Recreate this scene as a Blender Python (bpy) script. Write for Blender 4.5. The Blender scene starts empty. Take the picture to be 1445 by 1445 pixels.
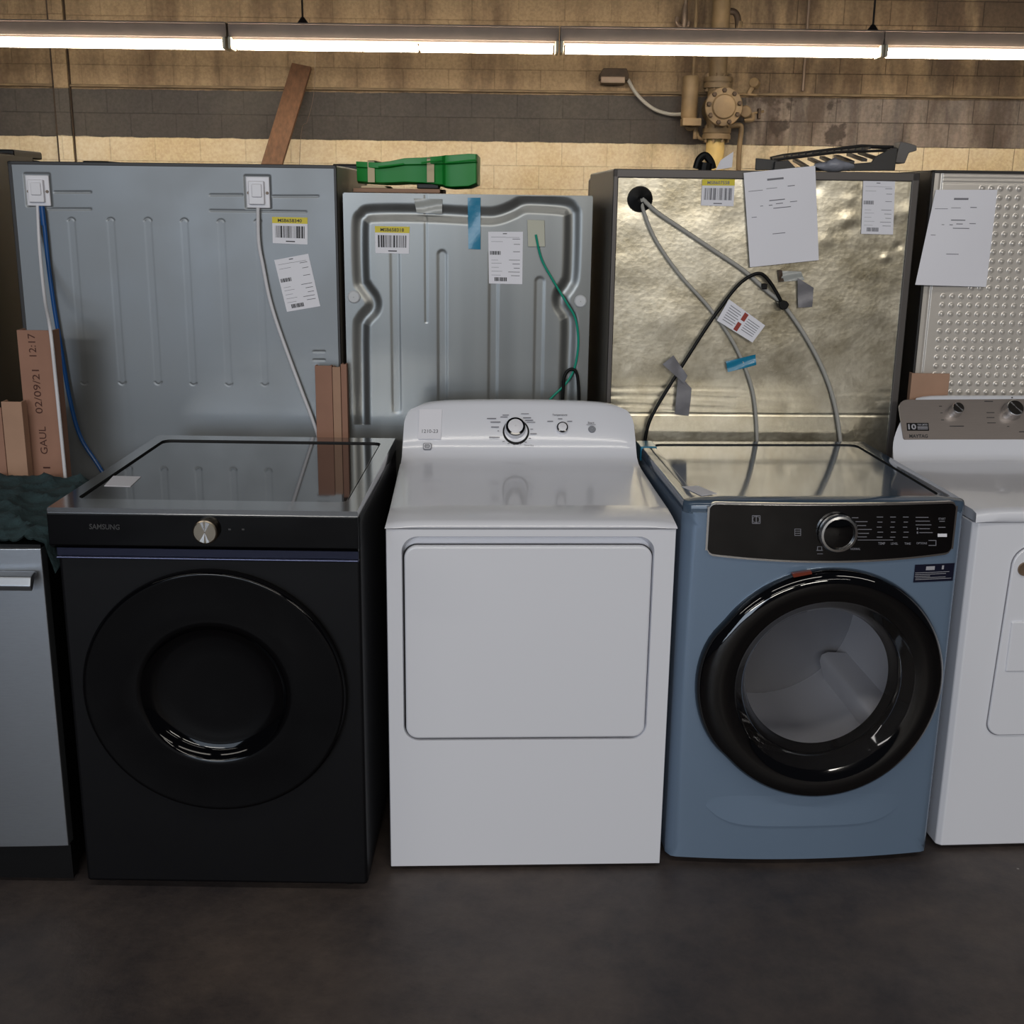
import bpy, math, random
import numpy as np
from mathutils import Vector, Matrix, noise as mnoise
random.seed(7)
PI = math.pi
SC = bpy.context.scene
COL = SC.collection

# ------------------------------------------------------------------ camera model (1445 px frame)
CF, CP, CR, CH, CC = 1667.0, math.radians(14.81), math.radians(0.74), 1.64, 722.5
cp, sp, cr, sr = math.cos(CP), math.sin(CP), math.cos(CR), math.sin(CR)

def ray(px, py):
    ux, vy = (px - CC) / CF, (py - CC) / CF
    a = ux * cr + vy * sr
    u = -(-ux * sr + vy * cr)
    return Vector((a, cp + u * sp, -sp + u * cp))

class Frame:
    """a thing's own axes: x to the right, y into the depth, z up, origin on the floor"""
    def __init__(s, X, Y, yaw=0.0):
        s.X, s.Y, s.a = X, Y, math.radians(yaw)
        s.M = Matrix.Translation((X, Y, 0)) @ Matrix.Rotation(s.a, 4, 'Z')
        s.I = s.M.inverted()
    def on(s, px, py, P, N):
        o = s.I @ Vector((0, 0, CH)); d = s.I.to_3x3() @ ray(px, py)
        P, N = Vector(P), Vector(N)
        return o + d * ((P - o).dot(N) / d.dot(N))
    def y(s, px, py, y=0.0): return s.on(px, py, (0, y, 0), (0, 1, 0))
    def z(s, px, py, z): return s.on(px, py, (0, 0, z), (0, 0, 1))

W0 = Frame(0, 0)

# ------------------------------------------------------------------ materials
def lin(c):
    return tuple((x / 255 / 12.92 if x / 255 <= .04045 else ((x / 255 + .055) / 1.055) ** 2.4) for x in c) + (1,)

def mat(name, rgb, rough=.5, metal=0., coat=0., spec=.5, noise=0., nscale=20., bump=0., bscale=60., trans=0., emis=None, estr=0., stretch=None, rvar=0., coatr=.05, ior=1.5):
    m = bpy.data.materials.new(name); m.use_nodes = True
    nt = m.node_tree; b = nt.nodes['Principled BSDF']
    c = lin(rgb)
    b.inputs['Base Color'].default_value = c
    b.inputs['Roughness'].default_value = rough
    b.inputs['Metallic'].default_value = metal
    b.inputs['Coat Weight'].default_value = coat
    b.inputs['Coat Roughness'].default_value = coatr
    b.inputs['Specular IOR Level'].default_value = spec
    b.inputs['IOR'].default_value = ior
    b.inputs['Transmission Weight'].default_value = trans
    if emis:
        b.inputs['Emission Color'].default_value = lin(emis); b.inputs['Emission Strength'].default_value = estr
    if noise or bump or rvar:
        tc = nt.nodes.new('ShaderNodeTexCoord'); mp = nt.nodes.new('ShaderNodeMapping')
        nt.links.new(tc.outputs['Object'], mp.inputs['Vector'])
        if stretch: mp.inputs['Scale'].default_value = stretch
    if noise or rvar:
        n = nt.nodes.new('ShaderNodeTexNoise'); n.inputs['Scale'].default_value = nscale
        n.inputs['Detail'].default_value = 2 if 'zinc' in name else 5; nt.links.new(mp.outputs[0], n.inputs['Vector'])
    if noise:
        r = nt.nodes.new('ShaderNodeMapRange'); r.inputs['From Min'].default_value = .3; r.inputs['From Max'].default_value = .7
        r.inputs['To Min'].default_value = 1 - noise; r.inputs['To Max'].default_value = 1 + noise
        nt.links.new(n.outputs['Fac'], r.inputs['Value'])
        x = nt.nodes.new('ShaderNodeVectorMath'); x.operation = 'SCALE'; x.inputs[0].default_value = c[:3]
        nt.links.new(r.outputs[0], x.inputs['Scale']); nt.links.new(x.outputs[0], b.inputs['Base Color'])
    if rvar:
        r2 = nt.nodes.new('ShaderNodeMapRange'); r2.inputs['From Min'].default_value = .3; r2.inputs['From Max'].default_value = .7
        r2.inputs['To Min'].default_value = max(.02, rough - rvar); r2.inputs['To Max'].default_value = rough + rvar
        nt.links.new(n.outputs['Fac'], r2.inputs['Value']); nt.links.new(r2.outputs[0], b.inputs['Roughness'])
    if bump:
        n2 = nt.nodes.new('ShaderNodeTexNoise'); n2.inputs['Scale'].default_value = bscale; n2.inputs['Detail'].default_value = 4
        nt.links.new(mp.outputs[0], n2.inputs['Vector'])
        bp = nt.nodes.new('ShaderNodeBump'); bp.inputs['Strength'].default_value = 1; bp.inputs['Distance'].default_value = bump
        nt.links.new(n2.outputs['Fac'], bp.inputs['Height']); nt.links.new(bp.outputs[0], b.inputs['Normal'])
    return m

M = {}
M['white'] = mat('white_enamel', (226, 228, 236), .22, coat=.4)
M['whitep'] = mat('white_plastic', (228, 228, 234), .35)
M['label'] = mat('label_paper', (232, 232, 240), .55)
M['yellow'] = mat('label_yellow', (222, 205, 60), .55)
M['ink'] = mat('label_ink', (45, 45, 50), .6)
M['inkgrey'] = mat('label_ink_grey', (120, 120, 128), .6)
M['inkpale'] = mat('pale_ink', (165, 165, 172), .6)
M['inkbrown'] = mat('stamp_ink', (70, 38, 30), .8)
M['black'] = mat('black_plastic', (10, 10, 12), .4, spec=.3)
M['blackgloss'] = mat('black_gloss', (5, 5, 7), .04, spec=.5, coat=.5)
M['samblack'] = mat('black_panel_glass', (5, 5, 7), .06, spec=.22)
M['samtop'] = mat('smoked_glass_top', (30, 32, 36), .05, metal=.0, coat=.35, coatr=.03, spec=.6, ior=1.65)
M['samrim'] = mat('smoked_rim', (40, 43, 48), .16, coat=1., coatr=.1, spec=1., ior=1.9)
M['sambody'] = mat('black_steel', (11, 11, 14), .45, spec=.2, metal=.0, noise=.12, nscale=6)
M['samstrip'] = mat('indigo_strip', (40, 44, 66), .25, metal=.5)
M['samhighlight'] = mat('indigo_highlight', (84, 88, 112), .25, metal=.9)  # bright tone that stands in for a highlight
M['samlogo'] = mat('dark_grey_lettering', (46, 45, 45), .5)
M['chrome'] = mat('chrome', (225, 225, 225), .24, metal=1.)
M['brushed'] = mat('brushed_knob', (150, 140, 125), .3, metal=1.)
M['dark'] = mat('gap_shade', (8, 8, 10), .7)  # near-black that paints in the shade of gaps
M['steel'] = mat('stainless', (158, 163, 170), .34, metal=.9, noise=.03, nscale=40, stretch=(1, 1, 12), bump=.00003, bscale=30)
M['steelpaint'] = mat('console_steel', (150, 141, 136), .36, metal=.55, noise=.03, nscale=60, stretch=(.3, 1, 8))
M['blue'] = mat('steel_blue_enamel', (120, 141, 166), .3, metal=.35, coat=.5, noise=.03, nscale=3)
M['bluetop'] = mat('blue_glossy_top', (70, 86, 104), .09, metal=.0, coat=.0, spec=.5, ior=1.5)
M['bluetape'] = mat('blue_tape', (30, 128, 165), .3, coat=.3, bump=.0006, bscale=80)
M['tapegrey'] = mat('silver_tape', (120, 119, 124), .4, metal=.2, bump=.0008, bscale=50)
M['tapeclear'] = mat('clear_tape', (165, 168, 165), .25, bump=.0008, bscale=40)
M['galv1'] = mat('grey_back_panel', (124, 128, 131), .42, metal=.5, noise=.05, nscale=5, rvar=.05)
M['galv2'] = mat('zinc_panel', (122, 124, 123), .33, metal=.85, noise=.09, nscale=5, stretch=(2.2, 1, .12), rvar=.03)
M['galv4'] = mat('pale_dimpled_panel', (214, 208, 200), .3, metal=.4, noise=.03, nscale=8)
M['fridgedark'] = mat('dark_fridge_side', (33, 31, 31), .45)
M['fridgeside'] = mat('grey_fridge_side', (150, 146, 138), .45)
M['frame3'] = mat('dark_trim_frame', (92, 88, 86), .4, metal=.4)
M['foam'] = mat('foam_plug', (205, 208, 212), .8)
M['tubegrey'] = mat('grey_tube', (172, 170, 164), .4)
M['tubewhite'] = mat('white_tube', (215, 215, 220), .4)
M['tubeblue'] = mat('blue_tube', (22, 78, 140), .3)
M['wiregreen'] = mat('green_wire', (20, 150, 125), .35)
M['cord'] = mat('black_cord', (8, 8, 8), .5, spec=.25)
M['card'] = mat('cardboard', (152, 114, 96), .85, noise=.08, nscale=9)
M['cardpale'] = mat('cardboard_pale', (168, 134, 112), .85, noise=.08, nscale=9)
M['cloth'] = mat('moving_blanket', (42, 62, 66), .95, noise=.3, nscale=14, bump=.004, bscale=60)
M['green'] = mat('green_plastic', (22, 140, 52), .4)
M['masking'] = mat('masking_tape', (205, 190, 155), .7)
M['padpale'] = mat('pale_pad', (188, 188, 172), .5)
M['beige'] = mat('beige_foam', (214, 194, 160), .8)
M['wood'] = mat('old_timber', (96, 68, 48), .7, noise=.3, nscale=8, stretch=(4, 4, .5))
M['pipe'] = mat('painted_pipe', (114, 96, 70), .6, noise=.35, nscale=5)
M['pipeyellow'] = mat('yellow_pipe', (190, 166, 106), .5, noise=.12, nscale=6)
M['pipedark'] = mat('grimy_iron', (60, 46, 34), .7, noise=.3, nscale=12)
M['fixture'] = mat('fixture_enamel', (128, 116, 108), .5, noise=.1, nscale=6)
M['socket'] = mat('lamp_socket', (235, 228, 205), .4)
M['wire'] = mat('dark_wire', (25, 20, 18), .6)
M['tube_on'] = mat('lit_tube', (255, 236, 205), .5, emis=(255, 238, 214), estr=26.)
M['navy'] = mat('navy_sticker', (18, 20, 40), .35)
M['bronze'] = mat('bronze_badge', (140, 120, 100), .4, metal=.6)
M['redmark'] = mat('red_print', (150, 52, 40), .5)
M['orange'] = mat('orange_tag', (110, 42, 24), .4)
M['drum'] = mat('drum_enamel', (228, 228, 232), .45)
M['bulk'] = mat('shaded_grey_bulkhead', (112, 112, 116), .5)  # grey darkened to carry the shade at the drum's far end
M['drumdark'] = mat('door_liner', (28, 25, 22), .3)
M['rack'] = mat('black_rack', (30, 28, 28), .4)
M['rackgrey'] = mat('grey_clip', (104, 100, 98), .5)
M['bag'] = mat('grey_bag', (140, 142, 152), .35, bump=.004, bscale=40)
M['greybtn'] = mat('grey_button', (135, 138, 145), .4)
M['hookmetal'] = mat('dull_metal', (120, 105, 92), .5, metal=.5)

# shiny galvanised sheet, mottled and slightly buckled
def galv_shiny():
    m = mat('galvanised_sheet', (196, 186, 158), .26, metal=1.)
    nt = m.node_tree; b = nt.nodes['Principled BSDF']; L = nt.links.new
    tc = nt.nodes.new('ShaderNodeTexCoord')
    n = nt.nodes.new('ShaderNodeTexNoise'); n.inputs['Scale'].default_value = 5; n.inputs['Detail'].default_value = 9; n.inputs['Roughness'].default_value = .7
    L(tc.outputs['Object'], n.inputs['Vector'])
    cr_ = nt.nodes.new('ShaderNodeValToRGB'); e = cr_.color_ramp.elements
    e[0].position = .34; e[0].color = lin((186, 176, 150)); e[1].position = .68; e[1].color = lin((246, 240, 222))
    L(n.outputs['Fac'], cr_.inputs['Fac']); L(cr_.outputs[0], b.inputs['Base Color'])
    v = nt.nodes.new('ShaderNodeTexVoronoi'); v.inputs['Scale'].default_value = 70; L(tc.outputs['Object'], v.inputs['Vector'])
    r = nt.nodes.new('ShaderNodeMapRange'); r.inputs['To Min'].default_value = .2; r.inputs['To Max'].default_value = .42
    L(n.outputs['Fac'], r.inputs['Value']); L(r.outputs[0], b.inputs['Roughness'])
    n2 = nt.nodes.new('ShaderNodeTexNoise'); n2.inputs['Scale'].default_value = 7; n2.inputs['Detail'].default_value = 6; n2.inputs['Roughness'].default_value = .6
    mp = nt.nodes.new('ShaderNodeMapping'); mp.inputs['Scale'].default_value = (.7, 1, 1.4); L(tc.outputs['Object'], mp.inputs['Vector']); L(mp.outputs[0], n2.inputs['Vector'])
    bp = nt.nodes.new('ShaderNodeBump'); bp.inputs['Distance'].default_value = .0016; bp.inputs['Strength'].default_value = .8
    L(n2.outputs['Fac'], bp.inputs['Height'])
    bp2 = nt.nodes.new('ShaderNodeBump'); bp2.inputs['Distance'].default_value = .0004; bp2.inputs['Strength'].default_value = .5
    L(v.outputs['Distance'], bp2.inputs['Height']); L(bp.outputs[0], bp2.inputs['Normal']); L(bp2.outputs[0], b.inputs['Normal'])
    return m
M['galv3'] = galv_shiny()

def glass_pane(name, tint, ior=1.45):
    m = bpy.data.materials.new(name); m.use_nodes = True; nt = m.node_tree; nt.nodes.clear(); L = nt.links.new
    o = nt.nodes.new('ShaderNodeOutputMaterial'); t = nt.nodes.new('ShaderNodeBsdfTransparent'); g = nt.nodes.new('ShaderNodeBsdfGlossy')
    t.inputs['Color'].default_value = tint; g.inputs['Roughness'].default_value = .03
    f = nt.nodes.new('ShaderNodeFresnel'); f.inputs['IOR'].default_value = ior
    x = nt.nodes.new('ShaderNodeMixShader'); L(f.outputs[0], x.inputs[0]); L(t.outputs[0], x.inputs[1]); L(g.outputs[0], x.inputs[2]); L(x.outputs[0], o.inputs[0])
    return m
M['glass'] = glass_pane('door_glass', (.86, .87, .9, 1))

# ------------------------------------------------------------------ mesh building
class Mb:
    def __init__(s): s.v = []; s.f = []
    def add(s, vs, fs):
        k = len(s.v); s.v += [tuple(v) for v in vs]; s.f += [tuple(i + k for i in f) for f in fs]; return s
    def box(s, x0, x1, y0, y1, z0, z1):
        v = [(x, y, z) for z in (z0, z1) for y in (y0, y1) for x in (x0, x1)]
        return s.add(v, [(0, 2, 3, 1), (4, 5, 7, 6), (0, 1, 5, 4), (2, 6, 7, 3), (0, 4, 6, 2), (1, 3, 7, 5)])
    def hexa(s, a, b):          # two quads (each 4 points, same order) joined
        return s.add(list(a) + list(b), [(0, 1, 2, 3), (7, 6, 5, 4), (0, 4, 5, 1), (1, 5, 6, 2), (2, 6, 7, 3), (3, 7, 4, 0)])
    def prism(s, pts, fn, h0, h1):
        n = len(pts)
        v = [fn(a, b, h0) for a, b in pts] + [fn(a, b, h1) for a, b in pts]
        return s.add(v, [tuple(range(n)), tuple(range(2 * n - 1, n - 1, -1))] + [(i, i + n, (i + 1) % n + n, (i + 1) % n) for i in range(n)])
    def tube(s, pts, r, n=10, smooth=True, cap=True):
        P = [Vector(p) for p in pts]
        if smooth and len(P) > 2:
            Q = []
            for i in range(len(P) - 1):
                p0, p1, p2, p3 = P[max(i - 1, 0)], P[i], P[i + 1], P[min(i + 2, len(P) - 1)]
                for k in range(8):
                    t = k / 8
                    Q.append(.5 * ((2 * p1) + (p2 - p0) * t + (2 * p0 - 5 * p1 + 4 * p2 - p3) * t * t + (3 * p1 - p0 - 3 * p2 + p3) * t ** 3))
            P = Q + [P[-1]]
        vs, fs = [], []
        up = Vector((0, 0, 1)) if abs((P[1] - P[0]).normalized().z) < .9 else Vector((1, 0, 0))
        for i, p in enumerate(P):
            d = (P[min(i + 1, len(P) - 1)] - P[max(i - 1, 0)]).normalized()
            a = d.cross(up).normalized(); b = a.cross(d).normalized(); up = b
            rr = r[i] if isinstance(r, (list, tuple)) else r
            vs += [p + a * math.cos(2 * PI * k / n) * rr + b * math.sin(2 * PI * k / n) * rr for k in range(n)]
        for i in range(len(P) - 1):
            for k in range(n):
                fs.append((i * n + k, i * n + (k + 1) % n, (i + 1) * n + (k + 1) % n, (i + 1) * n + k))
        if cap: fs += [tuple(range(n - 1, -1, -1)), tuple(range((len(P) - 1) * n, len(P) * n))]
        return s.add(vs, fs)
    def lathe(s, prof, c=(0, 0, 0), axis=(0, -1, 0), n=48, sx=1., sz=1., cap0=False, cap1=False):
        ax = Vector(axis).normalized(); c = Vector(c)
        u = ax.cross(Vector((0, 0, 1)));  u = u.normalized() if u.length > .01 else Vector((1, 0, 0))
        w = u.cross(ax).normalized()
        if w.z < 0: w = -w
        vs, fs = [], []
        for r, h in prof:
            for k in range(n):
                t = 2 * PI * k / n
                vs.append(c + ax * h + u * math.cos(t) * r * sx + w * math.sin(t) * r * sz)
        for i in range(len(prof) - 1):
            for k in range(n):
                fs.append((i * n + k, i * n + (k + 1) % n, (i + 1) * n + (k + 1) % n, (i + 1) * n + k))
        if cap0: fs.append(tuple(range(n)))
        if cap1: fs.append(tuple(range((len(prof) - 1) * n, len(prof) * n)))
        return s.add(vs, fs)
    def grid(s, nu, nv, fn):
        vs = [fn(i / nu, j / nv) for j in range(nv + 1) for i in range(nu + 1)]
        fs = [(j * (nu + 1) + i, j * (nu + 1) + i + 1, (j + 1) * (nu + 1) + i + 1, (j + 1) * (nu + 1) + i) for j in range(nv) for i in range(nu)]
        return s.add(vs, fs)
    def ring(s, loops):          # consecutive closed loops with the same number of points
        n = len(loops[0]); k = len(s.v)
        for l in loops: s.v += [tuple(p) for p in l]
        for i in range(len(loops) - 1):
            for j in range(n):
                s.f.append((k + i * n + j, k + i * n + (j + 1) % n, k + (i + 1) * n + (j + 1) % n, k + (i + 1) * n + j))
        return s

def obj(name, mb, m, parent=None, bevel=0, seg=2, ang=32, normals=True):
    me = bpy.data.meshes.new(name)
    v = mb.v; off = None
    if parent is None and len(v):
        xs = [p[0] for p in v]; ys = [p[1] for p in v]; zs = [p[2] for p in v]
        off = Vector(((min(xs) + max(xs)) / 2, (min(ys) + max(ys)) / 2, min(zs)))
        v = [(p[0] - off.x, p[1] - off.y, p[2] - off.z) for p in v]
    me.from_pydata(v, [], mb.f); me.update()
    if normals:
        import bmesh
        bm = bmesh.new(); bm.from_mesh(me); bmesh.ops.recalc_face_normals(bm, faces=bm.faces); bm.to_mesh(me); bm.free()
    me.materials.append(m)
    me.shade_smooth(); me.set_sharp_from_angle(angle=math.radians(ang))
    o = bpy.data.objects.new(name, me); COL.objects.link(o)
    if parent is not None: o.parent = parent
    elif off is not None: o.location = off
    if bevel:
        b = o.modifiers.new('bevel', 'BEVEL'); b.width = bevel; b.segments = seg; b.limit_method = 'ANGLE'; b.angle_limit = math.radians(35); b.harden_normals = True
    return o

def tag(o, label, cat, group=None):
    o['label'] = label; o['category'] = cat
    if group: o['group'] = group
    return o
def thing(name, label, cat, F, group=None):
    o = bpy.data.objects.new(name, None); COL.objects.link(o); o.empty_display_size = .1
    o.location = (F.X, F.Y, 0); o.rotation_euler = (0, 0, F.a)
    return tag(o, label, cat, group)
def struct(name, mb, m, parent=None, **k):
    o = obj(name, mb, m, parent, **k); o['kind'] = 'structure'; return o
def plabel(o, s): o['label'] = s; return o

_tc = {}
def text_mesh(txt, bold=0.0):
    if (txt, bold) in _tc: return _tc[(txt, bold)]
    cu = bpy.data.curves.new('lettering_curve', 'FONT'); cu.body = txt; cu.size = 1; cu.offset = bold; cu.resolution_u = 3
    ob = bpy.data.objects.new('lettering_curve', cu); COL.objects.link(ob)
    dg = bpy.context.evaluated_depsgraph_get(); ev = ob.evaluated_get(dg); me = ev.to_mesh()
    v = [(p.co.x, p.co.y) for p in me.vertices]; f = [tuple(p.vertices) for p in me.polygons]
    ev.to_mesh_clear(); bpy.data.objects.remove(ob); bpy.data.curves.remove(cu)
    x0 = min(p[0] for p in v); x1 = max(p[0] for p in v); y0 = min(p[1] for p in v); y1 = max(p[1] for p in v)
    _tc[(txt, bold)] = ([((p[0] - x0) / (x1 - x0), (p[1] - y0) / (y1 - y0)) for p in v], f)
    return _tc[(txt, bold)]

class Patch:
    """flat thing laid on a plane: corners TL TR BR BL in local 3D, u to the right, v downward, h outward"""
    def __init__(s, TL, TR, BR, BL, lift=.0006):
        s.c = [Vector(p) for p in (TL, TR, BR, BL)]
        s.n = (s.c[3] - s.c[0]).cross(s.c[1] - s.c[0]).normalized()
        if s.n.y > 0 or (abs(s.n.y) < 1e-6 and s.n.z < 0): s.n = -s.n
        s.l = lift
    def at(s, u, v, h=0.):
        TL, TR, BR, BL = s.c
        return TL * (1 - u) * (1 - v) + TR * u * (1 - v) + BR * u * v + BL * (1 - u) * v + s.n * (h + s.l)
    def slab(s, mb, u0, v0, u1, v1, h0, h1):
        q = [(u0, v0), (u1, v0), (u1, v1), (u0, v1)]
        mb.hexa([s.at(a, b, h1) for a, b in q], [s.at(a, b, h0) for a, b in q])
    def text(s, mb, txt, u0, v0, u1, v1, h, bold=0., vertical=False):
        v, f = text_mesh(txt, bold)
        if vertical: pts = [s.at(u1 - (u1 - u0) * (1 - b) if False else u0 + (u1 - u0) * (1 - b), v1 - (v1 - v0) * a, h) if vertical == 'up' else s.at(u1 - (u1 - u0) * b, v0 + (v1 - v0) * a, h) for a, b in v]
        else: pts = [s.at(u0 + (u1 - u0) * a, v1 - (v1 - v0) * b, h) for a, b in v]
        mb.add(pts, f)

def patch_y(F, px, y, lift=.0006):
    return Patch(*[F.y(a, b, y) for a, b in px], lift=lift)

# ================================================================== SETTING
WALL_Y = 11.1
zb = lambda px, py, Y=WALL_Y: W0.y(px, py, Y)
band_bot = (zb(240, 195).z + zb(980, 203).z) / 2; band_top = band_bot + .4064

def wall_material():
    m = bpy.data.materials.new('painted_blockwork'); m.use_nodes = True; nt = m.node_tree; b = nt.nodes['Principled BSDF']; L = nt.links.new
    N = nt.nodes.new
    def math_(op, a, c, clamp=False):
        n = N('ShaderNodeMath'); n.operation = op; n.use_clamp = clamp
        for i, x in enumerate((a, c)):
            if isinstance(x, (int, float)): n.inputs[i].default_value = x
            elif x is not None: L(x, n.inputs[i])
        return n.outputs[0]
    geo = N('ShaderNodeNewGeometry'); sx = N('ShaderNodeSeparateXYZ'); L(geo.outputs['Position'], sx.inputs[0])
    X, Z = sx.outputs['X'], sx.outputs['Z']
    zz = math_('SUBTRACT', Z, band_bot - .2032 * 20)
    cb = N('ShaderNodeCombineXYZ'); L(X, cb.inputs[0]); L(zz, cb.inputs[1])
    br = N('ShaderNodeTexBrick'); L(cb.outputs[0], br.inputs['Vector'])
    br.inputs['Scale'].default_value = 1; br.inputs['Brick Width'].default_value = .4064; br.inputs['Row Height'].default_value = .2032
    br.inputs['Mortar Size'].default_value = .0035; br.inputs['Mortar Smooth'].default_value = .4
    br.inputs['Color1'].default_value = (1, 1, 1, 1); br.inputs['Color2'].default_value = (.82, .82, .82, 1); br.inputs['Mortar'].default_value = (.3, .27, .25, 1)
    def noise(scale, det=5, vec=None, rough=.6):
        n = N('ShaderNodeTexNoise'); n.inputs['Scale'].default_value = scale; n.inputs['Detail'].default_value = det; n.inputs['Roughness'].default_value = rough
        L(vec or geo.outputs['Position'], n.inputs['Vector']); return n.outputs['Fac']
    wob = math_('MULTIPLY', math_('SUBTRACT', noise(6), .5), .03)
    zw = math_('ADD', Z, wob)
    def mix(f, a, c, blend='MIX'):
        n = N('ShaderNodeMixRGB'); n.blend_type = blend
        for i, x in enumerate((f, a, c)):
            if isinstance(x, (int, float)): n.inputs[i].default_value = x
            elif isinstance(x, tuple): n.inputs[i].default_value = x
            else: L(x, n.inputs[i])
        return n.outputs[0]
    def ramp(x, lo, hi):
        r = N('ShaderNodeMapRange'); r.interpolation_type = 'SMOOTHSTEP'; r.inputs['From Min'].default_value = lo; r.inputs['From Max'].default_value = hi; L(x, r.inputs['Value']); return r.outputs[0]
    above_bot = ramp(zw, band_bot - .004, band_bot + .004); above_top = ramp(zw, band_top - .006, band_top + .004)
    mp = N('ShaderNodeMapping'); mp.inputs['Scale'].default_value = (2.2, 1, .5); L(geo.outputs['Position'], mp.inputs['Vector'])
    streak = ramp(noise(1.6, 7, mp.outputs[0]), .38, .68); blot = ramp(noise(1.1, 8), .36, .66)
    cream = mix(blot, lin((222, 210, 184)), lin((206, 188, 152)))
    tan = mix(streak, lin((158, 136, 106)), lin((112, 92, 70)))  # grimy upper paint, with the strips' light falloff also put into the tone
    rightx = ramp(math_('ADD', X, math_('MULTIPLY', wob, 5)), 2.02, 2.08)
    band_l = mix(blot, lin((80, 76, 72)), lin((66, 63, 62)))
    peel = ramp(noise(2.6, 9), .5, .56)
    band_r = mix(streak, lin((146, 134, 124)), lin((100, 94, 92)))
    peelx = math_('MULTIPLY', peel, math_('SUBTRACT', 1., ramp(X, 3.0, 3.5)))
    band_r = mix(math_('MULTIPLY', peelx, .85), band_r, lin((58, 50, 46)))
    band = mix(rightx, band_l, band_r)
    c = mix(above_bot, cream, band); c = mix(above_top, c, tan); c = mix(math_('MULTIPLY', ramp(zw, band_top + .6, band_top + .95), .55), c, lin((104, 86, 66)))
    # grime round the riser pipe
    dx = math_('ABSOLUTE', math_('SUBTRACT', X, 1.95), None)
    gr = math_('MULTIPLY', math_('SUBTRACT', 1., ramp(dx, .25, 1.1)), math_('MULTIPLY', streak, .75))
    c = mix(gr, c, lin((66, 50, 38)))
    c = mix(math_('MULTIPLY', math_('MULTIPLY', rightx, above_bot), math_('MULTIPLY', ramp(noise(.9, 8, mp.outputs[0]), .46, .6), .75)), c, lin((70, 56, 46)))
    # smoother heavy paint on the left, joints fainter there
    js = mix(math_('ADD', math_('MULTIPLY', rightx, .62), .2), (1, 1, 1, 1), br.outputs['Color'])
    c = mix(1., c, js, 'MULTIPLY')
    sp_ = ramp(noise(45, 3), .3, .7); c = mix(.14, c, mix(sp_, (0, 0, 0, 1), (1, 1, 1, 1)), 'OVERLAY')
    L(c, b.inputs['Base Color']); b.inputs['Roughness'].default_value = .75
    bp = N('ShaderNodeBump'); bp.inputs['Distance'].default_value = .004; L(br.outputs['Fac'], bp.inputs['Height']); bp.invert = True; L(bp.outputs[0], b.inputs['Normal'])
    return m
M['wall'] = wall_material()

def floor_material():
    m = mat('sealed_concrete', (70, 65, 66), .5)
    nt = m.node_tree; b = nt.nodes['Principled BSDF']; L = nt.links.new; N = nt.nodes.new
    tc = N('ShaderNodeTexCoord')
    def noise(s, d, r=.6):
        n = N('ShaderNodeTexNoise'); n.inputs['Scale'].default_value = s; n.inputs['Detail'].default_value = d; n.inputs['Roughness'].default_value = r; L(tc.outputs['Object'], n.inputs['Vector']); return n.outputs['Fac']
    r1 = N('ShaderNodeValToRGB'); e = r1.color_ramp.elements; e[0].position = .32; e[0].color = lin((46, 43, 46)); e[1].position = .66; e[1].color = lin((88, 79, 74)); L(noise(2.6, 12, .75), r1.inputs['Fac'])
    r2 = N('ShaderNodeValToRGB'); e = r2.color_ramp.elements; e[0].position = .35; e[0].color = (.86, .86, .9, 1); e[1].position = .65; e[1].color = (1.12, 1.06, 1, 1); L(noise(1.1, 4), r2.inputs['Fac'])
    x = N('ShaderNodeMixRGB'); x.blend_type = 'MULTIPLY'; x.inputs[0].default_value = 1; L(r1.outputs[0], x.inputs[1]); L(r2.outputs[0], x.inputs[2])
    v = N('ShaderNodeTexVoronoi'); v.inputs['Scale'].default_value = 5; v.inputs['Randomness'].default_value = 1; L(tc.outputs['Object'], v.inputs['Vector'])
    r3 = N('ShaderNodeValToRGB'); e = r3.color_ramp.elements; e[0].position = .02; e[0].color = (1, 1, 1, 1); e[1].position = .028; e[1].color = (0, 0, 0, 1); L(v.outputs['Distance'], r3.inputs['Fac'])
    y = N('ShaderNodeMixRGB'); L(r3.outputs[0], y.inputs[0]); L(x.outputs[0], y.inputs[1]); y.inputs[2].default_value = lin((150, 145, 140))
    L(y.outputs[0], b.inputs['Base Color'])
    rr = N('ShaderNodeMapRange'); rr.inputs['To Min'].default_value = .42; rr.inputs['To Max'].default_value = .68; L(noise(4, 6), rr.inputs['Value']); L(rr.outputs[0], b.inputs['Roughness'])
    bp = N('ShaderNodeBump'); bp.inputs['Distance'].default_value = .0015; L(noise(30, 5), bp.inputs['Height']); L(bp.outputs[0], b.inputs['Normal'])
    return m
M['floor'] = floor_material()

struct('floor', Mb().box(-14, 14, -14, WALL_Y, -.1, 0), M['floor'])
struct('wall_back', Mb().box(-14, 14, WALL_Y, WALL_Y + .2, -.1, 6), M['wall'])
# shallow pier strip on the wall
a = zb(79, 100).x; b_ = zb(94, 100).x
struct('trim_3', Mb().box(a - .032, a - .012, WALL_Y - .03, WALL_Y, 0, 6), M['pipedark'])
struct('trim_4', Mb().box(b_ + .022, b_ + .03, WALL_Y - .03, WALL_Y, 0, 6), M['pipedark'])
struct('trim_1', Mb().box(a - .01, b_ + .02, WALL_Y - .05, WALL_Y, 0, 6), M['wall'])
# long painted ledge just above the grey band
struct('trim_2', Mb().box(-14, 14, WALL_Y - .03, WALL_Y, band_top + .012, band_top + .036), M['pipe'], bevel=.006)

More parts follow.
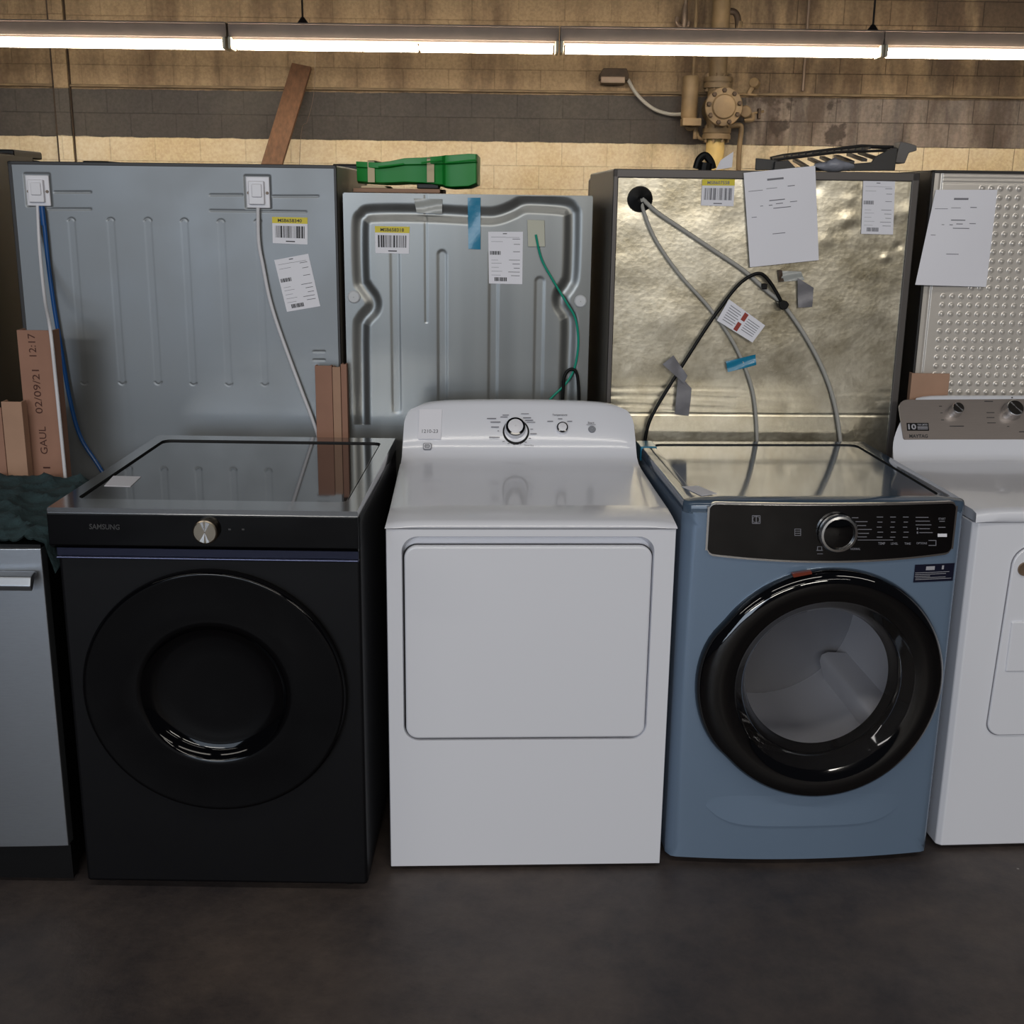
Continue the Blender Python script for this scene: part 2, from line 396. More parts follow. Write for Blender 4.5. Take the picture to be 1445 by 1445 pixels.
# ================================================================== LIGHT FIXTURES
LY = 9.8
def fixture(xa, xb, wires, label, split=None):
    """xa, xb: pixel columns of the tube ends"""
    line = lambda x, off: 60 + 18 * x / 1445 + off
    A = W0.y(xa, line(xa, 0), LY); B = W0.y(xb, line(xb, 0), LY)
    F = Frame((A.x + B.x) / 2, LY); z = (A.z + B.z) / 2
    t = thing('strip_light', label, 'light fixture', F, 'fluorescent strip lights in a row'); t.location.z = z
    h = (B.x - A.x) / 2
    obj('housing', Mb().box(-h - .034, h + .034, -.055, .055, .05, .15), M['fixture'], t, bevel=.006)
    obj('top_lip', Mb().box(-h - .034, h + .034, -.068, .068, .15, .162), M['fixture'], t, bevel=.003)
    obj('reflector', Mb().prism([(-.052, .036), (.052, .036), (.052, .05), (-.052, .05)], lambda a, b, c: (c, a, b), -h, h), M['fixture'], t)
    segs = [(-h, h)] if split is None else [(-h, split), (split, h)]
    for s0, s1 in segs:
        for yy in (-.052, .052):
            obj('tube', Mb().tube([(s0 + .012, yy, 0), (s1 - .012, yy, 0)], .027, 14, False), M['tube_on'], t)  # thicker than a real tube, its glow built into the shape
    for s in (-h - .032, h + .006):
        obj('lamp_socket', Mb().box(s, s + .025, -.09, .09, -.036, .055), M['socket'], t, bevel=.008)
    for w in wires:
        X = W0.y(w, line(w, -40), LY).x - F.X
        obj('hanger_wire', Mb().tube([(X, 0, .16), (X, 0, 3.0)], .008, 8, False).lathe([(.0, 0), (.05, .0), (.012, .05)], (X, 0, .16), (0, 0, 1), 12), M['wire'], t)
    return t
fixture(-140, 316, [], 'hanging fluorescent strip light at the far left above the leaning plank')
fixture(331, 782, [427], 'hanging fluorescent strip light above the green tray, wire at its left', split=.19)
fixture(796, 1237, [1232], 'hanging fluorescent strip light crossing in front of the riser pipe')
fixture(1250, 1700, [], 'hanging fluorescent strip light at the far right above the dimpled fridge')

# ================================================================== WALL SERVICES
PY = WALL_Y - .22
P = lambda px, py, Y=PY: W0.y(px, py, Y)
def pxs(n, Y=PY): return n * (Y * .949) / CF      # pixels to metres at depth Y
F = Frame(P(1012, 150).x, PY)
t = thing('sprinkler_riser', 'tan painted sprinkler riser pipe with flanged round valve against the wall', 'pipe', F)
L_ = lambda px, py, dy=0.: Vector((P(px, py, PY + dy).x - F.X, dy, P(px, py, PY + dy).z))
ztop = 4.6
c0 = L_(1017, 30)
obj('upper_pipe', Mb().tube([(c0.x, 0, L_(1017, 118).z), (c0.x, 0, ztop)], pxs(12.5), 24, False), M['pipe'], t)
g = L_(1016, 48); obj('pipe_coupling', Mb().lathe([(pxs(12.5), -.03), (pxs(15), -.03), (pxs(15), .03), (pxs(12.5), .03)], g, (0, 0, 1), 24), M['pipe'], t)
def flange(px, py, r, h):
    g = L_(px, py)
    mb = Mb().lathe([(.02, -h), (r, -h), (r, -h * .15), (r * .93, -h * .1), (r * .93, h * .1), (r, h * .15), (r, h), (.02, h)], g, (0, 0, 1), 28)
    for k in range(8):
        t_ = 2 * PI * (k + .5) / 8; mb.tube([g + Vector((math.cos(t_) * r * .82, math.sin(t_) * r * .82, -h * 1.6)), g + Vector((math.cos(t_) * r * .82, math.sin(t_) * r * .82, h * 1.6))], .013, 6, False)
    return mb
obj('flange', flange(1013, 117, pxs(20), .045), M['pipe'], t)
obj('flange', flange(1011, 189, pxs(20), .045), M['pipe'], t)
vc = L_(1016, 153)
obj('valve_body', Mb().lathe([(.02, .16), (pxs(17), .16), (pxs(22), .08), (pxs(22), -.16), (.02, -.16)], vc, (0, -1, 0), 32).tube([L_(1014, 118), L_(1011, 190)], pxs(15), 20, False), M['pipe'], t)
mb = Mb().lathe([(pxs(16), .16), (pxs(25.5), .165), (pxs(26), .175), (pxs(26), .2), (pxs(25), .208), (pxs(17), .21), (pxs(15), .225), (.02, .23), (.001, .23)], vc, (0, -1, 0), 40)
obj('cover_plate', mb, M['pipe'], t)
for k in range(9):
    a_ = 2 * PI * (k + .3) / 9; c = vc + Vector((math.cos(a_) * pxs(21.5), -.2, math.sin(a_) * pxs(21.5)))
    obj('bolt', Mb().lathe([(.001, .035), (.016, .035), (.02, .028), (.02, 0)], c, (0, -1, 0), 6), M['pipedark'], t)
lp0, lp1 = L_(1010, 193), L_(1006, 260)
obj('lower_pipe', Mb().tube([(lp0.x, 0, lp0.z), (lp0.x, 0, .0)], pxs(13), 24, False), M['pipeyellow'], t)
# alarm canister left of the valve
k0, k1 = L_(977, 108), L_(974, 168)
obj('retard_chamber', Mb().lathe([(.001, 0), (pxs(10), .0), (pxs(11.5), .02), (pxs(11.5), k0.z - k1.z - .02), (pxs(10), k0.z - k1.z), (.001, k0.z - k1.z)], (k0.x - .02, -.05, k1.z), (0, 0, 1), 24), M['pipe'], t)
g = L_(974, 172); obj('chamber_base', Mb().box(g.x - pxs(13), g.x + pxs(13), -.12, .05, g.z - pxs(6), g.z + pxs(4)).tube([L_(968, 176), L_(972, 181), L_(980, 180), L_(984, 174)], .022, 8), M['pipe'], t, bevel=.012)
obj('drain_pipe', Mb().tube([L_(982, 172), L_(981, 196)], pxs(3.4), 10, False).tube([L_(984, 186), L_(987, 195), L_(998, 197)], pxs(2.2), 8), M['pipe'], t)
# test pipe right side
obj('side_pipe', Mb().tube([L_(1028, 178), L_(1042, 177), L_(1046, 182), L_(1043, 215), L_(1040, 300)], pxs(3.6), 12), M['pipe'], t)
gc = L_(1052, 158); obj('gauge', Mb().lathe([(.001, .05), (pxs(7), .05), (pxs(8.4), .04), (pxs(8.4), -.02), (pxs(4), -.05), (.001, -.05)], gc, (-.2, -1, 0), 24), M['pipe'], t)
gc = L_(1065, 118); obj('gauge', Mb().lathe([(.001, .04), (pxs(5.5), .04), (pxs(7), .03), (pxs(7), -.02), (.001, -.04)], gc, (-.6, -1, .3), 20).tube([gc, L_(1058, 129), L_(1056, 134)], .022, 8), M['pipe'], t)
obj('branch_pipe', Mb().tube([L_(1040, 133), L_(1068, 134)], pxs(1.6), 8, False), M['pipe'], t)
obj('small_valve', Mb().tube([L_(1055, 162), L_(1078, 157)], pxs(1.8), 8, False).tube([L_(1062, 160), L_(1062, 168), L_(1050, 170)], .02, 8), M['pipe'], t)
obj('valve_handle', Mb().box(*[v for v in (L_(1069, 160).x, L_(1073, 160).x, -.03, .03, L_(1070, 168).z, L_(1070, 153).z)]), M['pipedark'], t, bevel=.005)
# valve at the top right of the riser
g0, g1 = L_(1034, 20), L_(1034, 47)
obj('elbow', Mb().tube([L_(1025, 16), L_(1036, 17), L_(1041, 26), L_(1042, 48)], pxs(4.5), 12), M['pipedark'], t)
obj('union_nut', Mb().lathe([(.001, 0), (pxs(5), 0), (pxs(5), .09), (.001, .09)], L_(1042, 46), (0, 0, 1), 8), M['pipe'], t)
obj('thin_pipe', Mb().tube([L_(978, 106, -.0), (L_(978, 106).x - .0, 0, ztop)], pxs(2.3), 10, False), M['pipe'], t)

F = Frame(P(965, 20).x, WALL_Y - .12)
t = thing('pull_cord_hook', 'grey pipe ending in a hooked fitting left of the riser top', 'pipe fitting', F)
q = lambda px, py: Vector((W0.y(px, py, F.Y).x - F.X, 0, W0.y(px, py, F.Y).z))
obj('rod', Mb().tube([q(967, 20), (q(967, 20).x, 0, ztop)], pxs(3), 10, False), M['hookmetal'], t)
obj('fitting', Mb().lathe([(.001, -.1), (pxs(3.5), -.09), (pxs(4.6), -.03), (pxs(4.6), .06), (pxs(3), .1)], q(966, 24), (0, 0, 1), 14), M['hookmetal'], t)
obj('hook', Mb().tube([q(956, 24), q(955, 32), q(962, 38), q(970, 36), q(972, 30)], .018, 8), M['hookmetal'], t)

def conduit(px, Y, r, label, z0=0.):
    x = W0.y(px, 40, Y).x
    tag(obj('conduit', Mb().tube([(x, Y, z0), (x, Y, ztop)], r, 10, False), M['hookmetal']), label, 'conduit')
conduit(1139, WALL_Y - .04, .014, 'thin vertical conduit on the wall right of the riser, above the strip light', 2.6)

# small wall lamp box with its drooping cable
F = Frame(zb(867, 107).x, WALL_Y)
t = thing('junction_box', 'small dark wall box with a cable drooping to the riser pipe', 'electrical box', F)
q = lambda px, py, dy: Vector((W0.y(px, py, WALL_Y + dy).x - F.X, dy, W0.y(px, py, WALL_Y + dy).z))
A, B = q(846, 97, -.1), q(886, 119, -.1)
obj('box', Mb().prism([(A.x + .03, A.z), (B.x - .02, A.z), (B.x, A.z - .05), (B.x, B.z + .03), (A.x, B.z + .03), (A.x, A.z - .05)], lambda a, b, c: (a, c, b), -.16, 0), M['pipedark'], t, bevel=.006)
obj('lens', Mb().box(A.x + .01, B.x - .03, -.175, -.02, B.z - .0, B.z + .06), M['hookmetal'], t, bevel=.008)
obj('cable', Mb().tube([q(886, 112, -.06), q(895, 128, -.05), q(908, 143, -.05), q(925, 155, -.05), q(945, 161, -.06), q(962, 161, -.2)], .016, 8), M['tubegrey'], t)

# leaning timber plank
top = W0.y(426, 93, WALL_Y - .1); mid = W0.y(387, 222, WALL_Y - .5)
d = (top - mid); s_ = mid.z / d.z; foot = mid - d * s_
wv = Vector((1, 0, 0)).cross(Vector((0, 1, 0)))
ax = (top - foot).normalized(); side = Vector((1, 0, 0)) - ax * ax.x; side.normalize(); nrm = ax.cross(side)
hw = .088
qd = lambda p, k: [p + side * (-hw) + nrm * (-.02), p + side * hw + nrm * (-.02), p + side * hw + nrm * .02, p + side * (-hw) + nrm * .02]
mb = Mb().hexa(qd(foot + nrm * 0, 0), qd(top, 0))
pl = obj('timber_plank', mb, M['wood'], bevel=.004); tag(pl, 'long brown timber plank leaning against the back wall', 'plank')
# thin hanging chain right of the plank
g0, g1 = W0.y(427, 70, WALL_Y - .06), W0.y(415, 222, WALL_Y - .06)
tag(obj('hanging_string', Mb().tube([(W0.y(441, 70, LY).x * 1.0, LY + .15, 2.82), W0.y(443, 130, 10.2), W0.y(434, 170, 10.3), W0.y(424, 200, 10.4), (W0.y(415, 222, 10.4).x, 10.4, 1.0), (W0.y(412, 222, 10.4).x, 10.4, 0.005)], .002, 6), M['hookmetal']),
    'thin pale string hanging from the strip light right of the plank', 'string')

# ================================================================== FRIDGES
Z0 = .03
def label_barcode(t, F, px, y, code, faded=False, mkey='ink'):
    p = patch_y(F, px, y)
    mb = Mb(); p.slab(mb, 0, 0, 1, 1, -.0004, .0003); lab = obj('label', mb, M['label'], t)
    plabel(lab, 'white barcode sticker with a yellow top strip')
    mb = Mb(); p.slab(mb, 0, 0, 1, .235, .0003, .0006); obj('yellow_strip', mb, M['yellow'], lab)
    ink = Mb(); p.text(ink, code, .16, .06, .84, .19, .0008, .02)
    x = .08; rnd = random.Random(code)
    while x < .92:
        w = rnd.choice([.008, .012, .02, .028, .05]); p.slab(ink, x, .33, min(x + w, .93), .78, .0003, .0006); x += w + rnd.choice([.01, .014, .02, .03])
    p.text(ink, 'www.msb.us', .38, .895, .64, .935, .0006, .01) if False else p.slab(ink, .38, .89, .64, .93, .0003, .0006)
    obj('printing', ink, M['inkgrey'] if faded else M['ink'], lab)
def label_info(t, F, px, y, pale=False):
    p = patch_y(F, px, y)
    mb = Mb(); p.slab(mb, 0, 0, 1, 1, -.0004, .0003); lab = obj('label', mb, M['label'], t)
    plabel(lab, 'white information sticker with two small barcodes')
    ink, gr = Mb(), Mb(); s = lambda m_, *a: p.slab(m_, *a, .0003, .0006)
    s(ink, .42, .03, .54, .045)
    for v, u0 in ((.135, .7), (.235, .74), (.375, .72), (.535, .6), (.61, .7), (.69, .74), (.765, .58), (.835, .66)): s(ink, u0, v, .92, v + .009)
    for v, u1 in ((.1, .5), (.185, .42), (.54, .28), (.6, .38), (.68, .3), (.755, .4), (.83, .35)): s(gr, .08, v, u1, v + .006)
    s(gr, .5, .105, .9, .111)
    for (u0, v0, u1, v1) in ((.04, .37, .36, .44), (.17, .875, .54, .95)):
        x = u0; r_ = random.Random(u0)
        while x < u1:
            w = r_.choice([.01, .015, .03]); s(ink, x, v0, min(x + w, u1), v1); x += w + r_.choice([.008, .012])
    obj('printing', ink, M['inkgrey'] if pale else M['ink'], lab); obj('faint_printing', gr, M['inkgrey'] if not pale else M['inkpale'], lab)

def heightpanel(name, t, m, x0, x1, z0, z1, y, hfun, nx, nz):
    xs = np.linspace(x0, x1, nx + 1); zs = np.linspace(z0, z1, nz + 1)
    XX, ZZ = np.meshgrid(xs, zs); H = hfun(XX, ZZ)        # positive = sunk into the face
    v = np.stack([XX, y + H, ZZ], -1).reshape(-1, 3)
    i = np.arange(nx); j = np.arange(nz); I, J = np.meshgrid(i, j); k = J * (nx + 1) + I
    f = np.stack([k, k + 1, k + nx + 2, k + nx + 1], -1).reshape(-1, 4)
    mb = Mb(); mb.v = [tuple(p) for p in v.tolist()]; mb.f = [tuple(p) for p in f.tolist()]
    return obj(name, mb, m, t, ang=60, normals=False)

def seg_dist(X, Z, pts):
    D = np.full(X.shape, 9.)
    for (ax_, az), (bx, bz) in zip(pts[:-1], pts[1:]):
        dx, dz = bx - ax_, bz - az; L2 = dx * dx + dz * dz + 1e-12
        t_ = np.clip(((X - ax_) * dx + (Z - az) * dz) / L2, 0, 1)
        D = np.minimum(D, np.hypot(X - ax_ - t_ * dx, Z - az - t_ * dz))
    return D
def sstep(x, a, b):
    t_ = np.clip((x - a) / (b - a), 0, 1); return t_ * t_ * (3 - 2 * t_)
def smooth2(pts, n=6):
    P_ = [Vector((a, b, 0)) for a, b in pts]; Q = []
    for i in range(len(P_) - 1):
        p0, p1, p2, p3 = P_[max(i - 1, 0)], P_[i], P_[i + 1], P_[min(i + 2, len(P_) - 1)]
        for k in range(n):
            t_ = k / n; v = .5 * ((2 * p1) + (p2 - p0) * t_ + (2 * p0 - 5 * p1 + 4 * p2 - p3) * t_ * t_ + (3 * p1 - p0 - 3 * p2 + p3) * t_ ** 3); Q.append((v.x, v.y))
    return Q + [pts[-1]]

# ---- fridge 1 (big grey back panel, left)
F = F1 = Frame(-.981, 3.50, -.4)
H1, W1 = F.y(240, 230).z, .938
t = thing('refrigerator', 'refrigerator seen from its flat grey back with two white covers, blue hose', 'refrigerator', F, 'refrigerators turned back to front')
hw = W1 / 2
obj('cabinet', Mb().box(-hw, hw, .004, .62, Z0, H1), M['fridgeside'], t, bevel=.006)
obj('door', Mb().box(-hw + .002, hw - .002, .63, .70, Z0 + .02, H1 - .03), M['fridgedark'], t, bevel=.012)
obj('hinge_cover', Mb().box(hw - .1, hw - .01, .56, .69, H1 - .002, H1 + .018), M['black'], t, bevel=.006)
obj('hinge_cover', Mb().box(-hw + .01, -hw + .1, .56, .69, H1 - .002, H1 + .018), M['black'], t, bevel=.006)
obj('back_edge', Mb().box(-hw, -hw + .012, -.002, .01, Z0, H1).box(hw - .008, hw, -.002, .01, Z0, H1).box(-hw, hw, -.002, .01, H1 - .01, H1), M['fridgedark'], t, bevel=.002)
foot_z = .0
def feet(t, hw, y0, y1):
    for x in (-hw + .06, hw - .06):
        for y in (y0, y1):
            obj('foot', Mb().lathe([(.001, 0), (.022, 0), (.022, .008), (.01, .012), (.01, Z0 + .01)], (x, y, 0), (0, 0, 1), 14), M['black'], t)
feet(t, hw, .06, .55)
def loc2(F, px, py): v = F.y(px, py); return (v.x, v.z)
ribs1 = []
for (a, b, c, d) in ((99, 307, 121, 543), (155, 307, 174, 543), (206, 307, 226, 543), (258, 308, 275, 544), (311, 309, 324, 545), (362, 309, 376, 545), (412, 480, 425, 545)):
    if a == 412: continue
    x0, z1 = loc2(F, a, b); x1, z0_ = loc2(F, c, d); xm = (x0 + x1) / 2; ribs1.append((xm, z0_, z1))
lines1 = []
for (a, b, c, d) in ((77, 271, 128, 271), (68, 295, 128, 295), (297, 275, 342, 275), (385, 277, 449, 277), (297, 297, 432, 299), (100, 590, 224, 590), (335, 591, 433, 592), (120, 602, 435, 604), (80, 493, 86, 493), (443, 496, 458, 496), (443, 508, 458, 508)):
    lines1.append([loc2(F, a, b), loc2(F, c, d)])
pk = [loc2(F, 54, 268), loc2(F, 364, 271)]
def h1(X, Z):
    H = np.zeros_like(X)
    for xm, a, b in ribs1:
        D = seg_dist(X, Z, [(xm, a + .012), (xm, b - .012)]); H += .00025 * (1 - sstep(D, .0075, .0125))
        for zc_, sg in ((b - .012, 1), (a + .012, -1)): H += .0011 * (1 - sstep(np.abs(np.hypot(X - xm, Z - zc_) - .0105), .0006, .003)) * ((Z - zc_) * sg > .003)
    for l in lines1: H += .0012 * (1 - sstep(seg_dist(X, Z, l), .001, .0042))
    for x, z in pk:
        dx = np.abs(X - x) - .034; dz = np.abs(Z - z) - .043; D = np.hypot(np.maximum(dx, 0), np.maximum(dz, 0)); H += .002 * (1 - sstep(D, .001, .006))
    H += .003 * sstep(X, hw - .045, hw - .03) * 0
    return H
heightpanel('back_panel', t, M['galv1'], -hw + .008, hw - .006, 1.0, H1 - .008, -.001, h1, 420, 340)
obj('lower_panel', Mb().box(-hw + .008, hw - .006, -.001, .004, Z0, 1.0), M['galv1'], t)
for (x0, y0, x1, y1, hx, hy) in ((36, 247, 73, 291, 55, 267), (347, 249, 382, 294, 364, 271)):
    A, B = F.y(x0, y0), F.y(x1, y1); bb = Mb().box(A.x, B.x, -.006, .002, B.z, A.z)
    o = plabel(obj('junction_cover', bb, M['whitep'], t, bevel=.003), 'white plastic cover over a hose fitting')
    obj('raised_lid', Mb().box(A.x + .008, B.x - .014, -.016, -.005, B.z + .01, A.z - .012).box(A.x + .018, B.x - .02, -.02, -.014, B.z + .03, A.z - .02), M['whitep'], o, bevel=.003)
    for sx, sz in ((A.x + .007, A.z - .045), (B.x - .007, A.z - .045), (A.x + .02, A.z - .02)):
        obj('screw', Mb().lathe([(.001, .003), (.004, .003), (.0045, 0)], (sx, -.006, sz), (0, -1, 0), 10), M['hookmetal'], o)
hose = lambda F, pts, y=-.012: [F.y(a, b, y if not isinstance(y, list) else y[i]) for i, (a, b) in enumerate(pts)]
plabel(obj('hose', Mb().tube(hose(F, [(53, 290), (56, 350), (63, 420), (71, 465), (79, 540), (86, 610), (93, 685), (97, 760)], [-.012, -.03, -.12, -.275, -.285, -.29, -.29, -.29]), .0048, 10), M['tubewhite'], t), 'white hose at the left')
plabel(obj('hose', Mb().tube(hose(F, [(364, 293), (365, 340), (371, 375), (380, 420), (392, 460), (410, 510), (425, 550), (446, 606), (455, 640)], -.014), .0052, 10), M['tubewhite'], t), 'white hose under the right cover')
plabel(obj('hose', Mb().tube(hose(F, [(62, 312), (64, 330), (68, 370), (76, 430), (86, 490), (98, 560), (113, 615), (137, 654), (160, 690)], -.014), .0062, 10), M['tubeblue'], t), 'blue hose')
obj('hose_clip', Mb().tube(hose(F, [(59, 291), (62, 318)], -.014), .008, 10, False), M['tubeblue'], t)
label_barcode(t, F, [(384, 306), (434, 307), (434, 345), (385, 343)], -.001, 'MSB658340')
label_info(t, F, [(387, 367), (435, 358), (452, 432), (405, 440)], -.001)

# ---- black fridge further left
F = Frame(-2.09, 3.52, 0)
t = thing('refrigerator', 'black refrigerator at the far left behind the cardboard, only its side showing', 'refrigerator', F, 'refrigerators turned back to front')
obj('cabinet', Mb().box(-.45, .45, 0.004, .66, Z0, 1.765), M['fridgedark'], t, bevel=.008)
obj('door', Mb().box(-.448, .448, .67, .74, Z0 + .02, 1.75), M['fridgedark'], t, bevel=.01)
obj('top_cover', Mb().box(-.45, .45, .5, .74, 1.752, 1.778), M['black'], t, bevel=.006)
obj('hinge_bracket', Mb().box(.449, .458, .1, .13, 1.30, 1.315), M['chrome'], t)
feet(t, .45, .06, .58)

# ---- fridge 2 (stamped zinc panel)
F = F2 = Frame(-.138, 3.50, 0)
H2 = F.y(660, 274).z; hw = .358
t = thing('refrigerator', 'refrigerator seen from its stamped shiny back panel with blue tape and green wire', 'refrigerator', F, 'refrigerators turned back to front')
obj('cabinet', Mb().box(-hw, hw, .014, .64, Z0, H2), M['fridgedark'], t, bevel=.006)
obj('door', Mb().box(-hw + .002, hw - .002, .65, .71, Z0 + .02, H2 - .005), M['fridgedark'], t, bevel=.012)
feet(t, hw, .06, .55)
gl = smooth2([loc2(F, *p) for p in ((512, 720), (512, 640), (511, 560), (510, 470), (513, 452), (526, 436), (526, 422), (514, 404), (510, 390), (509, 320), (514, 306), (528, 301), (600, 301), (680, 305), (702, 304), (722, 297), (738, 289), (755, 288), (795, 291), (806, 298), (808, 312), (806, 385), (801, 402), (792, 416), (792, 430), (800, 444), (803, 462), (800, 560), (797, 720))], 6)
ribs2 = [(loc2(F, 557, 0 + 340)[0], 1.03, loc2(F, 557, 338)[1]), (loc2(F, 624, 352)[0], 1.03, loc2(F, 624, 351)[1]), (loc2(F, 697, 352)[0], 1.03, loc2(F, 697, 350)[1]), (loc2(F, 762, 390)[0], 1.03, loc2(F, 762, 389)[1])]
def h2(X, Z):
    D = seg_dist(X, Z, gl)
    H = .0068 * (1 - sstep(D, .0, .029))
    for xm, a, b in ribs2:
        D = seg_dist(X, Z, [(xm, a), (xm, b - .017)]); H += .0013 * (1 - sstep(D, .008, .0175))
    xs = loc2(F, 601, 330)[0]; H += .0008 * (1 - sstep(np.abs(X - xs), .001, .006)) * (Z > loc2(F, 601, 455)[1])
    H += .0016 * np.sin(X * 17 + 1.3 * np.sin(Z * 5)) * np.sin(Z * 6 + 1) * .6
    return H
heightpanel('back_panel', t, M['galv2'], -hw + .002, hw - .002, .98, H2 - .002, -.001, h2, 300, 290)
obj('lower_panel', Mb().box(-hw + .002, hw - .002, -.001, .014, Z0, .98), M['galv2'], t)
obj('side_flange', Mb().box(-hw, -hw + .003, -.001, .02, .98, H2).box(hw - .003, hw, -.001, .02, .98, H2).box(-hw, hw, -.001, .02, H2 - .003, H2), M['galv2'], t)
for px, py in ((499.5, 419), (819, 425)):
    c = F.y(px, py, -.002); obj('foam_plug', Mb().lathe([(.001, .008), (.015, .007), (.0185, .003), (.0185, -.004)], c, (0, -1, 0), 28), M['foam'], t)
def strip(F, name, px, y, m, t, lift=.002, wav=.0015, n=10, lab=None):
    p = patch_y(F, px, y, lift)
    mb = Mb()
    def fn(u, v): return p.at(u, v, wav * math.sin(7 * v + 3 * u + px[0][0]))
    mb.grid(4, n, fn); k = len(mb.v)
    mb.grid(4, n, lambda u, v: Vector(fn(u, v)) - p.n * .0004)
    o = obj(name, mb, m, t, ang=70, normals=False)
    if lab: plabel(o, lab)
    return o
strip(F, 'tape', [(660, 279), (678, 279), (678, 352), (661, 351)], -.005, M['bluetape'], t, lab='blue tape')
strip(F, 'tape', [(584, 280), (624, 281), (624, 302), (588, 300)], -.005, M['tapeclear'], t, lab='clear tape')
p = patch_y(F, [(744, 310), (768, 311), (769, 348), (745, 348)], -.003, .003); mb = Mb(); p.slab(mb, 0, 0, 1, 1, -.006, .003)
pad = obj('pad', mb, M['padpale'], t, bevel=.001)
obj('wire', Mb().tube(hose(F, [(756, 331), (764, 365), (780, 395), (800, 428), (812, 450), (816, 480), (813, 510), (806, 530), (795, 545), (776, 564), (768, 580)], -.012), .0034, 8), M['wiregreen'], t)
obj('power_cord', Mb().tube(hose(F, [(793, 600), (795, 545), (798, 528), (806, 521), (814, 528), (817, 560), (816, 600)], -.016), .0048, 10), M['cord'], t)
label_barcode(t, F, [(529, 319), (578, 320), (577, 358), (530, 357)], -.001, 'MSB658318')
label_info(t, F, [(689, 327), (738, 327), (737, 401), (690, 400)], -.0015)
# things on top of fridge 2
ztop2 = H2 + .002
# ---- fridge 3 (galvanised)
F = F3 = Frame(.717, 3.515, 2.3)
H3 = F.y(1075, 241).z; hw = .441
t = thing('refrigerator', 'refrigerator seen from its mottled galvanised back with grey hoses and a black cord', 'refrigerator', F, 'refrigerators turned back to front')
obj('cabinet', Mb().box(-hw, hw, .006, .66, Z0, H3), M['fridgeside'], t, bevel=.006)
obj('door', Mb().box(-hw + .002, hw - .002, .67, .745, Z0 + .02, H3 - .012), M['frame3'], t, bevel=.012)
obj('door_handle', Mb().tube([(-hw + .05, .75, 1.62), (-hw + .05, .79, 1.6), (-hw + .05, .79, .9), (-hw + .05, .75, .88)], .012, 10), M['chrome'], t)
feet(t, hw, .06, .58)
obj('back_frame', Mb().box(-hw, -hw + .014, -.008, .008, Z0, H3).box(hw - .022, hw, -.008, .008, Z0, H3).box(-hw, hw, -.008, .008, H3 - .024, H3), M['frame3'], t, bevel=.003)
rn = random.Random(3)
dents = [(rn.uniform(-hw, hw), rn.uniform(1.0, H3), rn.uniform(.02, .09), rn.uniform(-.0012, .0012)) for _ in range(60)] + [(rn.uniform(.1, hw), rn.uniform(H3 - .25, H3), rn.uniform(.012, .03), rn.uniform(-.002, .002)) for _ in range(24)]
zl = F.y(1100, 585).z
def h3(X, Z):
    H = np.zeros_like(X)
    for x, z, r, a in dents: H += a * np.exp(-((X - x) ** 2 + ((Z - z) * 1.3) ** 2) / r ** 2)
    for k, zz in enumerate((F.y(950, 550).z, F.y(950, 562).z, F.y(950, 575).z)): H += .0008 * (1 - sstep(np.abs(Z - zz + .012 * X + .003 * np.sin(X * 9 + k)), .002, .009)) * (1 - .75 * sstep(X, -.15, .1)) + (.0018 * (1 - sstep(np.abs(Z - zl - .0 * X), .001, .004)) if k == 0 else 0)
    return H
heightpanel('back_panel', t, M['galv3'], -hw + .012, hw - .02, .98, H3 - .02, -.001, h3, 220, 200)
obj('lower_panel', Mb().box(-hw + .012, hw - .02, -.001, .006, Z0, .98), M['galv3'], t)
c = F.y(903, 281, -.001); obj('grommet', Mb().lathe([(.001, .016), (.01, .02), (.022, .013), (.034, .008), (.0365, .003), (.0365, -.004)], c, (0, -1, 0), 36), M['black'], t)
yy = lambda *v: list(v)
plabel(obj('hose', Mb().tube(hose(F, [(906, 280), (908, 297), (925, 338), (958, 386), (1000, 433), (1030, 475), (1050, 515), (1062, 552), (1067, 590), (1069, 640)], [-.018] + [-.012] * 9), .0052, 10), M['tubegrey'], t), 'left grey hose')
plabel(obj('hose', Mb().tube(hose(F, [(906, 280), (928, 300), (968, 327), (1010, 355), (1050, 382), (1082, 410), (1107, 432), (1140, 480), (1165, 530), (1180, 580), (1188, 640)], [-.018] + [-.013] * 10), .006, 10), M['tubegrey'], t), 'right grey hose')
obj('power_cord', Mb().tube(hose(F, [(908, 640), (914, 602), (928, 572), (960, 520), (995, 465), (1018, 432), (1040, 404), (1058, 390), (1073, 386), (1085, 396), (1097, 415), (1103, 427)], -.024), .0052, 10), M['cord'], t)
cpos = F.y(1104, 430, -.026); obj('cord_plug', Mb().prism([(-.02, .008), (-.004, .018), (.012, .014), (.022, .002), (.014, -.014), (-.004, -.018), (-.014, -.008)], lambda a, b, h: (cpos.x + a * .8, cpos.y + h, cpos.z + b * .8), -.014, .014), M['cord'], t, bevel=.003)
cpos2 = F.y(1078, 404, -.02); obj('cord_clip', Mb().box(cpos2.x - .008, cpos2.x + .008, -.03, -.008, cpos2.z - .008, cpos2.z + .008), M['cord'], t, bevel=.002)
